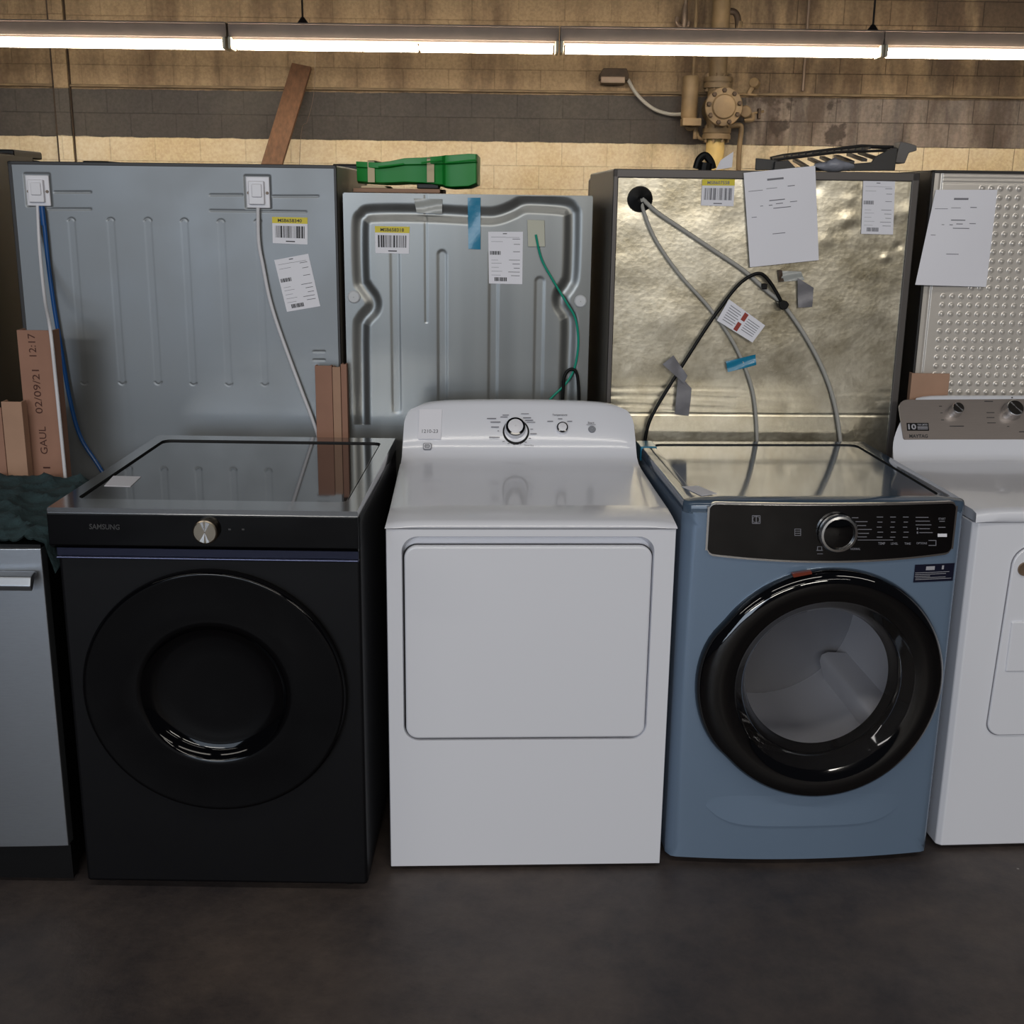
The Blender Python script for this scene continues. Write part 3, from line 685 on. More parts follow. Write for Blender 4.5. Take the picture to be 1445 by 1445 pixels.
# tag on the cord
p = patch_y(F, [(1028, 422), (1079, 459), (1061, 483), (1011, 452)], -.02, .006); mb = Mb(); p.slab(mb, 0, 0, 1, 1, -.0004, .0004)
tg = plabel(obj('cord_tag', mb, M['label'], t), 'white warning tag with a red mark')
ink = Mb(); red = Mb()
for k in range(7): p.slab(ink, .1 + .0 * k, .15 + .11 * k, .42 if k % 2 else .38, .18 + .11 * k, .0005, .0007)
for k in range(6): p.slab(ink, .6, .2 + .11 * k, .92, .23 + .11 * k, .0005, .0007)
p.slab(red, .46, .05, .56, .42, .0005, .0008); p.slab(red, .44, .55, .54, .95, .0005, .0008)
obj('printing', ink, M['inkgrey'], tg); obj('red_mark', red, M['redmark'], tg)
strip(F, 'tape', [(1024, 510), (1066, 500), (1067, 515), (1027, 525)], -.016, M['bluetape'], t, lab='blue tape across the left hose')
strip(F, 'tape', [(935, 514), (950, 501), (970, 530), (965, 541)], -.03, M['tapegrey'], t, lab='silver tape')
strip(F, 'tape', [(957, 528), (976, 548), (972, 587), (952, 584)], -.024, M['tapegrey'], t, lab='silver tape end hanging down')
strip(F, 'tape', [(1097, 382), (1130, 383), (1135, 395), (1099, 398)], -.004, M['tapeclear'], t, lab='clear tape')
strip(F, 'tape', [(1125, 392), (1148, 406), (1146, 433), (1126, 434)], -.012, M['tapegrey'], t, lab='silver tape curling off the panel')
strip(F, 'tape', [(1097, 381), (1103, 381), (1106, 397), (1099, 398)], -.006, M['pipedark'], t, lab='dark tape end')
label_barcode(t, F, [(991, 253), (1037, 253), (1035, 291), (989, 290)], -.003, 'MSB607558', True)
label_info(t, F, [(1218, 255), (1263, 256), (1260, 331), (1215, 330)], -.004, True)

# ---- fridge 4 (dimpled panel, right)
F = F4 = Frame(1.194 + .455, 3.535, 0)
H4 = F.y(1400, 241).z; hw = .455
t = thing('refrigerator', 'refrigerator seen from its pale dimpled back panel at the right', 'refrigerator', F, 'refrigerators turned back to front')
obj('cabinet', Mb().box(-hw, hw, .006, .66, Z0, H4), M['fridgedark'], t, bevel=.006)
obj('door', Mb().box(-hw + .002, hw - .002, .67, .74, Z0 + .02, H4 - .008), M['fridgedark'], t, bevel=.01)
feet(t, hw, .06, .58)
obj('back_frame', Mb().box(-hw, -hw + .008, -.006, .008, Z0, H4).box(hw - .008, hw, -.006, .008, Z0, H4).box(-hw, hw, -.006, .008, H4 - .008, H4), M['fridgedark'], t, bevel=.002)
gx, gz = .0265, .0257
xs0 = F.y(1371, 400).x; zs0 = F.y(1400, 266).z; xi = F.y(1322, 410).x
def h4(X, Z):
    H = .004 * sstep(X, -hw + .03, -hw + .05) * 0
    kx = np.round((X - xs0) / gx); kz = np.round((Z - zs0) / gz)
    D = np.hypot(X - xs0 - kx * gx, Z - zs0 - kz * gz)
    ok = (kz <= 0) & (kx >= np.where(kz > -12, 0, -3)) & (X < hw - .03)
    H = H - .0042 * (1 - sstep(D, .002, .0088)) * ok
    for py in (247, 252.5, 258): H = H + .002 * (1 - sstep(np.abs(Z - F.y(1400, py).z), .001, .0045)) * (X > -hw + .035)
    H = H + .003 * (1 - sstep(np.abs(X + hw - .028), .001, .006))
    return H
heightpanel('back_panel', t, M['galv4'], -hw + .007, hw - .007, 1.0, H4 - .007, -.001, h4, 560, 400)
obj('panel_rest', Mb().box(-hw + .007, hw - .007, -.001, .006, Z0, 1.0), M['galv4'], t)

# paper sheets hung on fridges 3 and 4
def paper(F, cor, y0, label, rot, bars, fold=None):
    cs = [F.y(px, py, yy_) for (px, py), yy_ in zip(cor, y0)]
    p = Patch(*cs, lift=.003)
    mb = Mb(); fn = lambda u, v: F.M @ p.at(u, v, .004 * math.sin(3 * v) * math.sin(3 * u))
    mb.grid(10, 14, fn)
    back = Mb(); n0 = F.M.to_3x3() @ p.n
    mb.grid(10, 14, lambda u, v: Vector(fn(u, v)) - n0 * .0003)
    o = obj('paper_sheet', mb, M['label'], normals=False); tag(o, label, 'paper')
    ink = Mb()
    off = o.location
    for (u0, v0, u1, v1) in bars:
        q = [(u0, v0), (u1, v0), (u1, v1), (u0, v1)]
        ink.add([Vector(fn(a, b)) + n0 * .0006 - off for a, b in q], [(0, 1, 2, 3)])
    obj('printing', ink, M['inkgrey'], o, normals=False)
bars = [(.32, .085, .55, .105), (.05, .195, .25, .2), (.3, .185, .45, .19), (.6, .178, .7, .186), (.33, .31, .55, .32), (.2, .36, .24, .366), (.32, .36, .37, .368), (.42, .35, .52, .358), (.62, .345, .72, .352), (.38, .395, .63, .403), (.07, .47, .14, .476), (.35, .665, .53, .672)]
paper(F3, [(1049, 244), (1150, 234), (1155, 367), (1058, 377)], [-.012] * 4, 'white printed sheet hanging over the top edge of the galvanised refrigerator', 0, bars)
paper(F4, [(1320, 268), (1407, 268), (1391, 405), (1291, 402)], [-.002, -.002, -.01, -.035], 'white printed sheet hung on the dimpled panel, its lower left corner loose', 0, bars)

# ================================================================== THINGS ON TOP OF THE FRIDGES
# green tray on packing pieces on fridge 2
YG = 3.75
G = lambda px, py: W0.y(px, py, YG)
base = ztop2
mb = Mb(); A, B = G(510, 262), G(615, 268)
cb = tag(obj('packing_board', Mb().box(A.x - .01, B.x + .02, YG - .12, YG + .2, base, base + .012), M['cardpale'], bevel=.002), 'thin tan cardboard sheet under the green tray', 'cardboard')
zt = base + .0125
e0 = G(515, 262).x; e1 = G(549, 262).x
tag(obj('foam_block', Mb().prism([(e0, zt), (e1 + .004, zt), (e1 - .004, zt + .007), (e0 + .03, zt + .009), (e0, zt + .006)], lambda a, b, h: (a, h, b), YG - .1, YG + .1), M['beige'], bevel=.002), 'pale foam wedge under the left end of the green tray', 'packing foam')
e0, e1 = G(592, 262).x, G(622, 262).x
tag(obj('foam_block', Mb().box(e0, e1, YG - .1, YG - .02, zt, zt + .015), M['black'], bevel=.003), 'small black block under the middle of the green tray', 'block')
# tray, tilted: long shallow tub with rim
F = Frame(G(594, 240).x, YG, 0)
t = thing('storage_tray', 'green moulded plastic tray strapped with masking tape, on the stamped-back refrigerator', 'tray', F)
g = lambda px, py: (G(px, py).x - F.X, G(px, py).z)
secs = [(508, 229, 259, .08), (540, 231, 261, .1), (556, 229, 261, .1), (575, 225, 260, .1), (600, 224, 261, .1), (628, 222, 264, .12), (632, 221.5, 266, .135), (640, 221.5, 267, .14), (664, 219.5, 266, .14), (674, 220, 262, .14), (676, 220, 262, .13)]
loops = []
for px, yt, yb, d in secs:
    x, ztp = g(px, yt); _, zbt = g(px, yb); zm = ztp - (ztp - zbt) * .25
    zm2 = zm - .002
    loops.append([(x, -d + .02, zbt), (x, -d, zbt + .006), (x, -d - .004, zm2), (x, -d - .014, zm), (x, -d - .014, ztp), (x, -d - .004, ztp), (x, d + .004, ztp), (x, d + .014, ztp), (x, d + .014, zm), (x, d, zm2), (x, d - .01, zbt)])
mb = Mb(); mb.ring(loops); n = len(loops[0]); mb.f.append(tuple(range(n))); mb.f.append(tuple(range(len(loops) * n - 1, (len(loops) - 1) * n - 1, -1)))
obj('tray_body', mb, M['green'], t, ang=25, bevel=.0015)
for a, b in ((540, 575), (600, 628), (632, 674)):
    x0, z0_ = g(a, 237 if a < 560 else 232); x1, z1_ = g(b, 233 if a < 560 else 228); rim = Mb(); rim.tube([(x0, -.118 if a < 600 else -.155, z0_), (x1, -.118 if a < 600 else -.155, z1_)], .0025, 8, False); obj('moulded_rib', rim, M['green'], t)
for px, w in ((529, 9), (611, 9)):
    x0, zt_ = g(px - w / 2, 226 if px > 560 else 229); x1, zb_ = g(px + w / 2 + 1, 258)
    d = .122 if px > 560 else .105
    obj('tape_strap', Mb().box(x0, x1, -d, -d + .002, zb_, zt_ + .002).box(x0, x1, -d, d, zt_ + .0, zt_ + .003), M['masking'], t)

# black rack on fridge 3
YR = 3.75
G = lambda px, py: W0.y(px, py, YR)
F = Frame(G(1160, 230).x, YR, 0)
t = thing('appliance_rack', 'black slotted plastic rack lying on the galvanised refrigerator', 'rack', F)
def rp(px, py, dy): v = W0.y(px, py, YR + dy); return Vector((v.x - F.X, dy, v.z))
z3 = H3 + .001
mb = Mb()
tA, tB = rp(1087, 222, .0), rp(1262, 205.5, .0)
# upper rim bar with small teeth
mb.tube([rp(1087, 224, .08), rp(1105, 220, .08), rp(1215, 206.5, .08), rp(1264, 208.5, .08)], .006, 8, False)
mb.tube([rp(1092, 226, -.09), rp(1180, 215, -.09), rp(1262, 212, -.09)], .004, 8, False)
obj('rim', mb, M['rack'], t)
teeth = Mb()
for k in range(13):
    u = k / 12; a = rp(1100 + 118 * u, 220 - 12 * u, -.02); teeth.box(a.x - .003, a.x + .003, -.09, .08, a.z - .008, a.z - .001)
plabel(obj('ribs', teeth, M['rack'], t), 'row of short black ribs under the rim')
mb = Mb()
for k, (a, b, c, d) in enumerate(((1122, 226, 1132, 236), (1143, 224, 1156, 233), (1160, 222, 1175, 232), (1180, 220, 1196, 229), (1198, 218, 1214, 226), (1214, 216, 1232, 224))):
    p0, p1 = rp(a, b, .08), rp(c + 6, d, -.1); w = .008
    mb.hexa([p0 + Vector((-w, 0, -.004)), p0 + Vector((w, 0, -.004)), p1 + Vector((w, 0, -.004)), p1 + Vector((-w, 0, -.004))], [p0 + Vector((-w, 0, .004)), p0 + Vector((w, 0, .004)), p1 + Vector((w, 0, .004)), p1 + Vector((-w, 0, .004))])
obj('slats', mb, M['rack'], t)
mb = Mb()
pl_ = [(1092, 228), (1110, 226), (1120, 236), (1122, 241), (1090, 241)]
mb.prism([(rp(a, b, -.1).x, max(rp(a, b, -.1).z, z3)) for a, b in pl_], lambda a, b, h: (a, h, b), -.12, -.05)
pl_ = [(1118, 232), (1250, 226), (1262, 208), (1264, 212), (1259, 239), (1240, 241), (1200, 241), (1122, 242)]
mb.prism([(rp(a, b, -.1).x, max(rp(a, b, -.1).z, z3)) for a, b in [(1122, 236), (1180, 233), (1228, 229), (1232, 222), (1256, 209), (1264, 209), (1260, 241), (1122, 242)]], lambda a, b, h: (a, h, b), -.12, -.108)
mb.prism([(rp(a, b, -.1).x, max(rp(a, b, -.1).z, z3)) for a, b in [(1067, 223), (1097, 226), (1108, 232), (1118, 240), (1066, 240)]], lambda a, b, h: (a, h, b), -.1, -.09)
obj('front_wall', mb, M['rack'], t, bevel=.002)
mb = Mb().prism([(rp(a, b, .02).x, rp(a, b, .02).z) for a, b in [(1268, 200), (1279, 202), (1291, 206), (1291, 213), (1280, 216), (1274, 231), (1260, 230)]], lambda a, b, h: (a, h, b), .0, .06)
plabel(obj('end_clip', mb, M['rackgrey'], t, bevel=.003), 'grey plastic clip at the right end')
# crumpled grey bag in front of the rack
mb = Mb(); c = rp(1177, 235, -.16); rn = random.Random(5)
bc = F.M @ c; bw = .05
def bagf(u, v):
    th = 2 * PI * u; r = math.sin(PI * v) ; h = v
    x = bc.x + (bw * r * math.cos(th)) * (1 + .25 * math.sin(5 * th + 7 * v)); y = bc.y + .03 * r * math.sin(th)
    z = z3 + .042 * (1 - math.cos(PI * h)) / 2 * (1 - .35 * abs(math.cos(th)) * h)
    return (x, y + .0, z)
mb.grid(28, 10, bagf); tag(obj('plastic_bag', mb, M['bag'], ang=40), 'crumpled grey plastic bag in front of the black rack', 'bag')
# dark fitting and pale card by the pipe on top of fridge 3
F = Frame(W0.y(992, 225, 3.88).x, 3.88, 0)
mb = Mb(); c = W0.y(993, 224, 3.88); 
mb.tube([(c.x - .022, 3.88, z3 + .012), (c.x - .014, 3.88, z3 + .04), (c.x + .004, 3.88, z3 + .052), (c.x + .022, 3.88, z3 + .034), (c.x + .03, 3.88, z3 + .012)], .012, 10).tube([(c.x + .002, 3.87, z3 + .002), (c.x + .006, 3.87, z3 + .03)], .02, 10, False)
tag(obj('rubber_hose_end', mb, M['cord']), 'black curled rubber hose end on the galvanised refrigerator below the riser', 'hose')
Yc = 3.85; q = [W0.y(a, b, Yc) for a, b in ((1017, 226), (1035, 214), (1033, 236), (1010, 240))]
mb = Mb(); mb.hexa([Vector((p_.x, Yc, max(p_.z, z3))) for p_ in q], [Vector((p_.x, Yc + .002, max(p_.z, z3))) for p_ in q])
tag(obj('paper_card', mb, M['label']), 'small pale card standing on the galvanised refrigerator in front of the yellow pipe', 'card')

# ================================================================== CARDBOARD CORNER POSTS
def post(px, ytop, Y, depth, label, mkey, flare=.0, right_leg=True, txt=None, th=.006):
    (xl, xr) = px
    A, B = W0.y(xl, ytop, Y), W0.y(xr, ytop, Y); zt_ = (A.z + B.z) / 2
    F = Frame((A.x + B.x) / 2, Y, 0); w = (B.x - A.x) / 2
    o = [(-w, 0), (w, 0), (w, depth), (w - th, depth), (w - th, th), (-w + th, th), (-w + th, depth), (-w, depth)] if right_leg else [(-w, 0), (w, 0), (w, th), (-w + th, th), (-w + th, depth), (-w, depth)]
    t = thing('cardboard_post', label, 'cardboard', F)
    obj('channel', Mb().prism(o, lambda a, b, h: (a, b, h), 0, zt_), M[mkey], t, bevel=.0015)
    return t, F, w, zt_
t, F, w, zt_ = post((23, 74), 466, 3.24, .05, 'tall brown cardboard corner post with stamped lettering beside the grey refrigerator', 'card')
p = Patch((-w, 0, zt_), (w, 0, zt_), (w, 0, zt_ - .46), (-w, 0, zt_ - .46), lift=.0005)
for w_, *q_ in (('12:17', .3, .02, .5, .155), ('02/09/21', .33, .235, .53, .5), ('GAUL', .37, .58, .57, .75), ('T1', .4, .83, .6, .92)):
    ink = Mb(); p.text(ink, w_, *q_, .0002, .0, 'up'); obj('stamped_lettering', ink, M['inkbrown'], t, normals=False)

post((1, 30), 567, 3.19, .035, 'shorter pale cardboard channel between the stamped post and the picture edge', 'cardpale')
post((-22, 1), 575, 3.19, .03, 'reddish cardboard channel at the far left edge behind the blanket', 'card', right_leg=False)
post((444, 468), 516, 3.45, .026, 'cardboard post in front of the grey refrigerator, leftmost of the three', 'card')
post((468.6, 480), 518, 3.45, .03, 'narrow cardboard post, middle of the three beside the grey refrigerator', 'cardpale')
post((480.6, 489), 514, 3.45, .03, 'narrow cardboard post, rightmost of the three beside the grey refrigerator', 'card')
t_, F_, w_, z_ = post((1287, 1341), 527, 3.495, .025, 'cardboard piece with a torn top in front of the dimpled refrigerator', 'cardpale', right_leg=False)

# ================================================================== BLACK DRYER (left)
def rrect(x0, x1, z0, z1, r, n=8):
    pts = []
    for cx, cz, a0 in ((x1 - r, z1 - r, 0), (x0 + r, z1 - r, 90), (x0 + r, z0 + r, 180), (x1 - r, z0 + r, 270)):
        for k in range(n + 1):
            a_ = math.radians(a0 + 90 * k / n); pts.append((cx + r * math.cos(a_), cz + r * math.sin(a_)))
    return pts
def rect_loop_for(pts, x0, x1, z0, z1):
    """outer rectangle points seen from the centre at the same angles as pts, corners snapped"""
    cx, cz = (min(p[0] for p in pts) + max(p[0] for p in pts)) / 2, (min(p[1] for p in pts) + max(p[1] for p in pts)) / 2
    out = []
    for a, b in pts:
        dx, dz = a - cx, b - cz
        tx = ((x1 if dx > 0 else x0) - cx) / dx if abs(dx) > 1e-9 else 1e9
        tz = ((z1 if dz > 0 else z0) - cz) / dz if abs(dz) > 1e-9 else 1e9
        k = min(tx, tz); out.append([cx + dx * k, cz + dz * k])
    for c in ((x0, z0), (x1, z0), (x1, z1), (x0, z1)):
        i = min(range(len(out)), key=lambda i: (out[i][0] - c[0]) ** 2 + (out[i][1] - c[1]) ** 2); out[i] = list(c)
    return [tuple(p) for p in out]
def sticker_top(t, F, px, z, label):
    cs = [F.z(a, b, z) for a, b in px]; mb = Mb(); mb.hexa([c + Vector((0, 0, .0012)) for c in cs], [c + Vector((0, 0, .0002)) for c in cs])
    return plabel(obj('label', mb, M['label'], t), label)

F = FS = Frame(-.682, 2.55, -.2)
t = thing('dryer', 'black front-loading dryer with a large round dark glass door', 'dryer', F)
hw = .343; D = .79; HZ = .972; BZ = .02
obj('body', Mb().box(-hw, hw, .0, D, BZ, HZ - .025), M['sambody'], t, bevel=.01)
for x in (-hw + .05, hw - .05):
    for y in (.06, D - .06): obj('foot', Mb().lathe([(.001, 0), (.024, 0), (.024, .01), (.012, .014), (.012, .03)], (x, y, 0), (0, 0, 1), 14), M['black'], t)
# top: rim with inset smoked glass
op = [(-hw, -.035), (hw, -.035), (hw, D), (-hw, D)]
inner = rrect(-hw + .035, hw - .035, .045, D - .06, .025, 6)
outer = rect_loop_for(inner, -hw, hw, -.036, D)
zf = lambda y: HZ + .0 * y
lo = [[(a, b, HZ - .03) for a, b in outer], [(a, b, HZ - .004) for a, b in outer], [(a * .994, b, HZ) for a, b in outer], [(a, b, HZ) for a, b in inner]]
obj('top_rim', Mb().ring(lo), M['samrim'], t, ang=40)
obj('inset_gap_shade', Mb().ring([[(a, b, HZ) for a, b in inner], [(a, b, HZ - .008) for a, b in inner]]), M['dark'], t)  # inner wall of the inset coloured dark to hold its shade
obj('top_glass', Mb().prism([(a * .985, (b - .36) * .985 + .36) for a, b in inner], lambda a, b, h: (a, b, h), HZ - .02, HZ - .0045), M['samtop'], t, bevel=.001)
zp0 = F.y(300, 774, -.035).z
zp = F.y(300, 776, -.03).z; zs = F.y(300, 787, -.015).z
prof = [(0, HZ - .012), (-.041, HZ - .012), (-.041, zp + .01), (-.03, zp), (0, zp)]
obj('control_panel', Mb().prism(prof, lambda a, b, h: (h, a, b), -hw, hw), M['samblack'], t, bevel=.002)
obj('handle_recess', Mb().box(-hw + .004, hw - .004, -.012, .0, zs + .0, zp - .004), M['samstrip'], t, bevel=.001)
obj('highlight_line', Mb().box(-hw + .003, hw - .003, -.02, .0, zs - .006, zs), M['samhighlight'], t, bevel=.0028)  # bright bar laid in as the highlight below the control panel
c = F.y(292, 748, -.042)
kn = obj('dial', Mb().lathe([(.001, .02), (.024, .02), (.0268, .018), (.028, .014), (.028, 0)], c, (0, -1, 0), 48), M['brushed'], t)
cc = c + Vector((0, -.0202, 0))
mb = Mb()
for s in (1, -1):
    mb.add([cc, cc + Vector((.003 * s, -.0006, .024 * s)), cc + Vector((.012 * s, -.0006, .02 * s)), ], [(0, 1, 2)])
    mb.add([cc, cc + Vector((-.003 * s, -.0006, .024 * s)), cc + Vector((-.009 * s, -.0006, .022 * s)), ], [(0, 1, 2)])
obj('painted_dial_shine', mb, M['chrome'], kn, normals=False)  # chrome wedges laid on the dial face in place of its glint
p = patch_y(F, [(126, 738), (169, 739), (169, 748), (126, 747)], -.0421, .0004); ink = Mb(); p.text(ink, 'SAMSUNG', 0, .12, 1, .95, 0, .02)
obj('lettering', ink, M['samlogo'], t, normals=False)
ink = Mb()
for px in (324, 343): pp = F.y(px, 747, -.0425); ink.box(pp.x - .003, pp.x + .003, pp.y, pp.y + .0004, pp.z - .002, pp.z + .002)
obj('indicator_marks', ink, M['samlogo'], t)
# door
A, B = F.y(118, 972, -.02), F.y(487, 972, -.02); T_, Bm = F.y(302, 806, -.02), F.y(302, 1141, -.02)
dc = Vector(((A.x + B.x) / 2, -.0, (T_.z + Bm.z) / 2)); rx, rz = (B.x - A.x) / 2, (T_.z - Bm.z) / 2
dr = obj('door', Mb().lathe([(1, -.002), (1, .02), (.995, .026), (.985, .03), (.97, .031), (.94, .03)], (0, 0, 0), (0, -1, 0), 96, rx, rz), M['blackgloss'], t)
def ell(name, prof, m, par, **k):
    mb = Mb().lathe([(r, h) for r, h in prof], dc, (0, -1, 0), 96, rx, rz); return obj(name, mb, m, par, **k)
bpy.data.objects.remove(dr)
dr = ell('door', [(1, -.002), (1, .02), (.996, .025), (.988, .0275), (.975, .028), (.96, .0275), (.72, .0272), (.6, .027), (.575, .0265), (.56, .024)], M['samblack'], t, ang=50)
ell('door_bowl', [(.56, .024), (.53, .013), (.49, .006), (.44, .003), (.3, .001), (.001, .0005)], M['samblack'], dr, ang=70)
ell('door_trim', [(1.0, .012), (1.006, .014), (1.006, .02), (.998, .024)], M['sambody'], dr)
sticker_top(t, F, [(160, 672), (199, 673), (184, 687), (147, 686)], HZ - .0045, 'white sticker on the top')

# ================================================================== WHITE DRYER (centre)
F = FG = Frame(.047, 2.665, 2.6)
t = thing('dryer', 'white dryer in the middle with a square door and a tall rear console', 'dryer', F)
hw = .342; D = .70; HS = F.y(746, 745, 0).z; BZ = .012
pin = lambda px, py, y=0.: (F.y(px, py, y).x, F.y(px, py, y).z)
x0, z1 = pin(567, 757); x1, _ = pin(922, 757); _, z0 = pin(745, 1044)
x0 = (pin(567, 900)[0] + pin(569, 900)[0]) / 2; x1 = pin(918, 900)[0]
hole = rrect(x0, x1, z0, z1, .038, 8); outer = rect_loop_for(hole, -hw, hw, BZ, HS - .003)
mb = Mb().ring([[(a, D, b) for a, b in outer], [(a, .006, b) for a, b in outer], [(a * .994, 0, b) for a, b in outer], [(a, 0, b) for a, b in hole], [(a * .997, .004, b) for a, b in hole], [(a * .985, .035, (b - z1) * .985 + z1 - .012) for a, b in hole]])
n = len(hole); mb.f.append(tuple(range(len(mb.v) - n, len(mb.v)))); mb.f.append(tuple(range(n)))
obj('body', mb, M['white'], t, ang=40)
for x in (-hw + .05, hw - .05):
    for y in (.06, D - .06): obj('foot', Mb().lathe([(.001, 0), (.022, 0), (.022, .008), (.012, .01), (.012, .02)], (x, y, 0), (0, 0, 1), 14), M['black'], t)
# door slab
zt1 = pin(745, 771)[1]
zb1 = z0 + .004
obj('door', Mb().prism(rrect(x0 + .006, x1 - .004, zb1, zt1, .03, 8), lambda a, b, h: (a, h + .012 * max(0, (b - (zt1 - .03)) / .03) * 0, b), .001, .034), M['white'], t, bevel=.006, seg=3)
# dark sheet behind the door, painting in the shade of its gap
lp = rrect(x0 + .0015, x1 - .0005, z0 + .001, zt1 + .001, .034, 8)
mb = Mb().prism(lp, lambda a, b, h: (a, h, b), .014, .02); obj('door_gap_shade', mb, M['dark'], t)
# top and console, one pressed cover
cz = F.on(745, 568, (0, .69, 0), (0, 1, 0)).z
rows = [(-.004, HS, hw + .001), (-.006, HS + .004, hw + .001), (-.002, HS + .011, hw), (.012, HS + .017, hw - .002), (.05, HS + .024, hw - .004), (.098, HS + .029, hw - .006), (.106, HS + .0285, hw - .006), (.3, HS + .0275, hw - .006), (.48, HS + .028, hw - .006), (.53, HS + .030, hw - .007), (.565, HS + .036, hw - .009), (.588, HS + .05, hw - .011), (.602, HS + .07, hw - .012)]
zc = HS + .07; yc = .602; R_ = .05; hwc = hw - .012
for k in range(1, 13):
    u = k / 12; z = zc + (cz - zc) * u; y = yc + (.672 - yc) * u ** 1.15
    dzc = z - (cz - R_); h_ = hwc - .006 * u - (R_ - math.sqrt(max(0, R_ * R_ - dzc * dzc)) if dzc > 0 else 0) * .8
    rows.append((y, z, h_))
rows += [(.684, cz + .003, rows[-1][2] - .01), (.70, cz + .002, rows[-1][2] - .012), (.708, cz - .006, rows[-1][2] - .01)]
NX = 26; mb = Mb(); loops = []
for i, (y, z, h_) in enumerate(rows):
    L = [(-h_, y + .0, HS), (-h_, y, max(z - .012, HS))]
    for k in range(NX + 1):
        s = -1 + 2 * k / NX; e = abs(s) ** 10
        arch = .006 * (1 - s * s) * max(0, (z - HS - .07)) / (cz - HS - .07)
        L.append((s * h_, y, max(z - .007 * e, HS) + arch - (.0 if i else 0)))
    L += [(h_, y, max(z - .012, HS)), (h_, y, HS)]; loops.append(L)
nn = len(loops[0]); k0 = 0
for L in loops: mb.v += L
for i in range(len(loops) - 1):
    for j in range(nn - 1): mb.f.append((i * nn + j, i * nn + j + 1, (i + 1) * nn + j + 1, (i + 1) * nn + j))
mb.f.append(tuple(range((len(loops) - 1) * nn, len(loops) * nn))); mb.f.append(tuple(range(nn - 1, -1, -1)))
tp = obj('top_cover', mb, M['white'], t, ang=50, normals=True)
# console face plane for controls
pA = Vector((0, .612, zc + (cz - zc) * .2)); pB = Vector((0, yc + (.672 - yc) * .8 ** 1.15, zc + (cz - zc) * .8))
dirv = (pB - pA).normalized(); nG = Vector((0, -dirv.z, dirv.y)); off = -.004
def con(px, py): return F.on(px, py, pA + nG * off, nG)
def conpatch(c, lift=.0105): return Patch(*[con(*q) for q in c], lift=lift)
def knob(name, px, py, r, h, m, cap, par, con=con, nrm=nG, skirt=None, n=40, base=None):
    c = con(px, py)
    o = obj(name, Mb().lathe([(r, -.006), (r, h * .35), (r * .93, h * .6), (r * .9, h * .7)], c, nrm, n), m, par)
    obj('chrome_ring', Mb().lathe([(r * .9, h * .66), (r * .92, h * .9), (r * .88, h * .98), (r * .7, h)], c, nrm, n), M['blackgloss'] if cap else M['chrome'], o)
    obj('cap', Mb().lathe([(r * .72, h * .95), (r * .7, h * 1.02), (r * .6, h * 1.06), (.001, h * 1.07)], c, nrm, n), m if cap else M['black'], o)
    return o
c = con(728, 610)
obj('dial_scale', Mb().lathe([(.031, .003), (.034, .0065), (.0375, .0065), (.0385, .0)], c, nG, 48), M['black'], t)
knob('knob', 727, 606, .030, .026, M['whitep'], True, t)
knob('knob', 793, 606, .0175, .02, M['whitep'], True, t)
c = con(835, 607); obj('start_button', Mb().lathe([(.001, .011), (.009, .011), (.0105, .008), (.0105, .0)], c, nG, 28), M['greybtn'], t)
ink = Mb()
def ctext(txt, px0, py0, px1, py1):
    p = conpatch([(px0, py0), (px1, py0), (px1, py1), (px0, py1)]); p.text(ink, txt, 0, 0, 1, 1, 0, .015)
def cbar(mb_, px0, py0, px1, py1, cp_=conpatch, lift=.0105):
    p = cp_([(px0, py0), (px1, py0), (px1, py1), (px0, py1)], lift); p.slab(mb_, 0, 0, 1, 1, -.0004, .0004)
ctext('Temperature', 779, 586, 800, 589.5); ctext('Start', 829, 597, 838, 600); ctext('Timed Dry', 739, 629.5, 753, 632)
for a in ((687, 592, 700, 593.2), (692, 597, 706, 598.2), (693, 604, 704, 605.2), (690, 618.5, 705, 619.7), (706, 590, 716, 591), (709, 587.3, 718, 588.2), (735, 585.5, 746, 586.3), (738, 591, 749, 592.2), (741, 594.5, 752, 595.6), (743, 597.5, 755, 598.3), (748, 607.2, 752, 608), (748, 613.5, 757, 614.6), (772, 596, 780, 597), (800, 596, 807, 597), (787, 592.5, 793, 593.5), (746, 620, 749, 621), (740, 625.5, 743, 626.4), (732, 628, 735, 629), (724, 629, 727, 630), (716, 627.5, 719, 628.4), (709, 624.5, 712, 625.4), (702, 609.5, 704, 610.5), (827, 601, 840, 601.5)): cbar(ink, *a)
obj('lettering', ink, M['inkgrey'], t, normals=False)
p = conpatch([(592, 579), (624, 579), (622, 621), (590, 621)], .0075); mb = Mb(); p.slab(mb, 0, 0, 1, 1, -.0006, .0003)
st = plabel(obj('label', mb, M['label'], t), 'white date sticker')
ink = Mb(); p.text(ink, '1210-23', .16, .68, .86, .8, .0006, .01); obj('lettering', ink, M['inkgrey'], st, normals=False)
gp = con(603, 631); gb = rrect(-.012, .012, -.0095, .0095, .005, 5)
e1, e2 = Vector((1, 0, 0)), dirv
bd = obj('badge', Mb().prism(gb, lambda a, b, h: gp + e1 * a + e2 * b + nG * (h + .008), -.008, .0), M['greybtn'], t)
mb = Mb().ring([[gp + e1 * a * .8 + e2 * b * .8 + nG * .0084 for a, b in gb], [gp + e1 * a * .62 + e2 * b * .62 + nG * .0084 for a, b in gb]])
p = Patch(gp + e1 * -.006 + e2 * .005, gp + e1 * .006 + e2 * .005, gp + e1 * .006 - e2 * .005, gp - e1 * .006 - e2 * .005, .0084); p.text(mb, 'GE', .1, .15, .9, .85, .0)
obj('monogram', mb, M['label'], bd, normals=False)

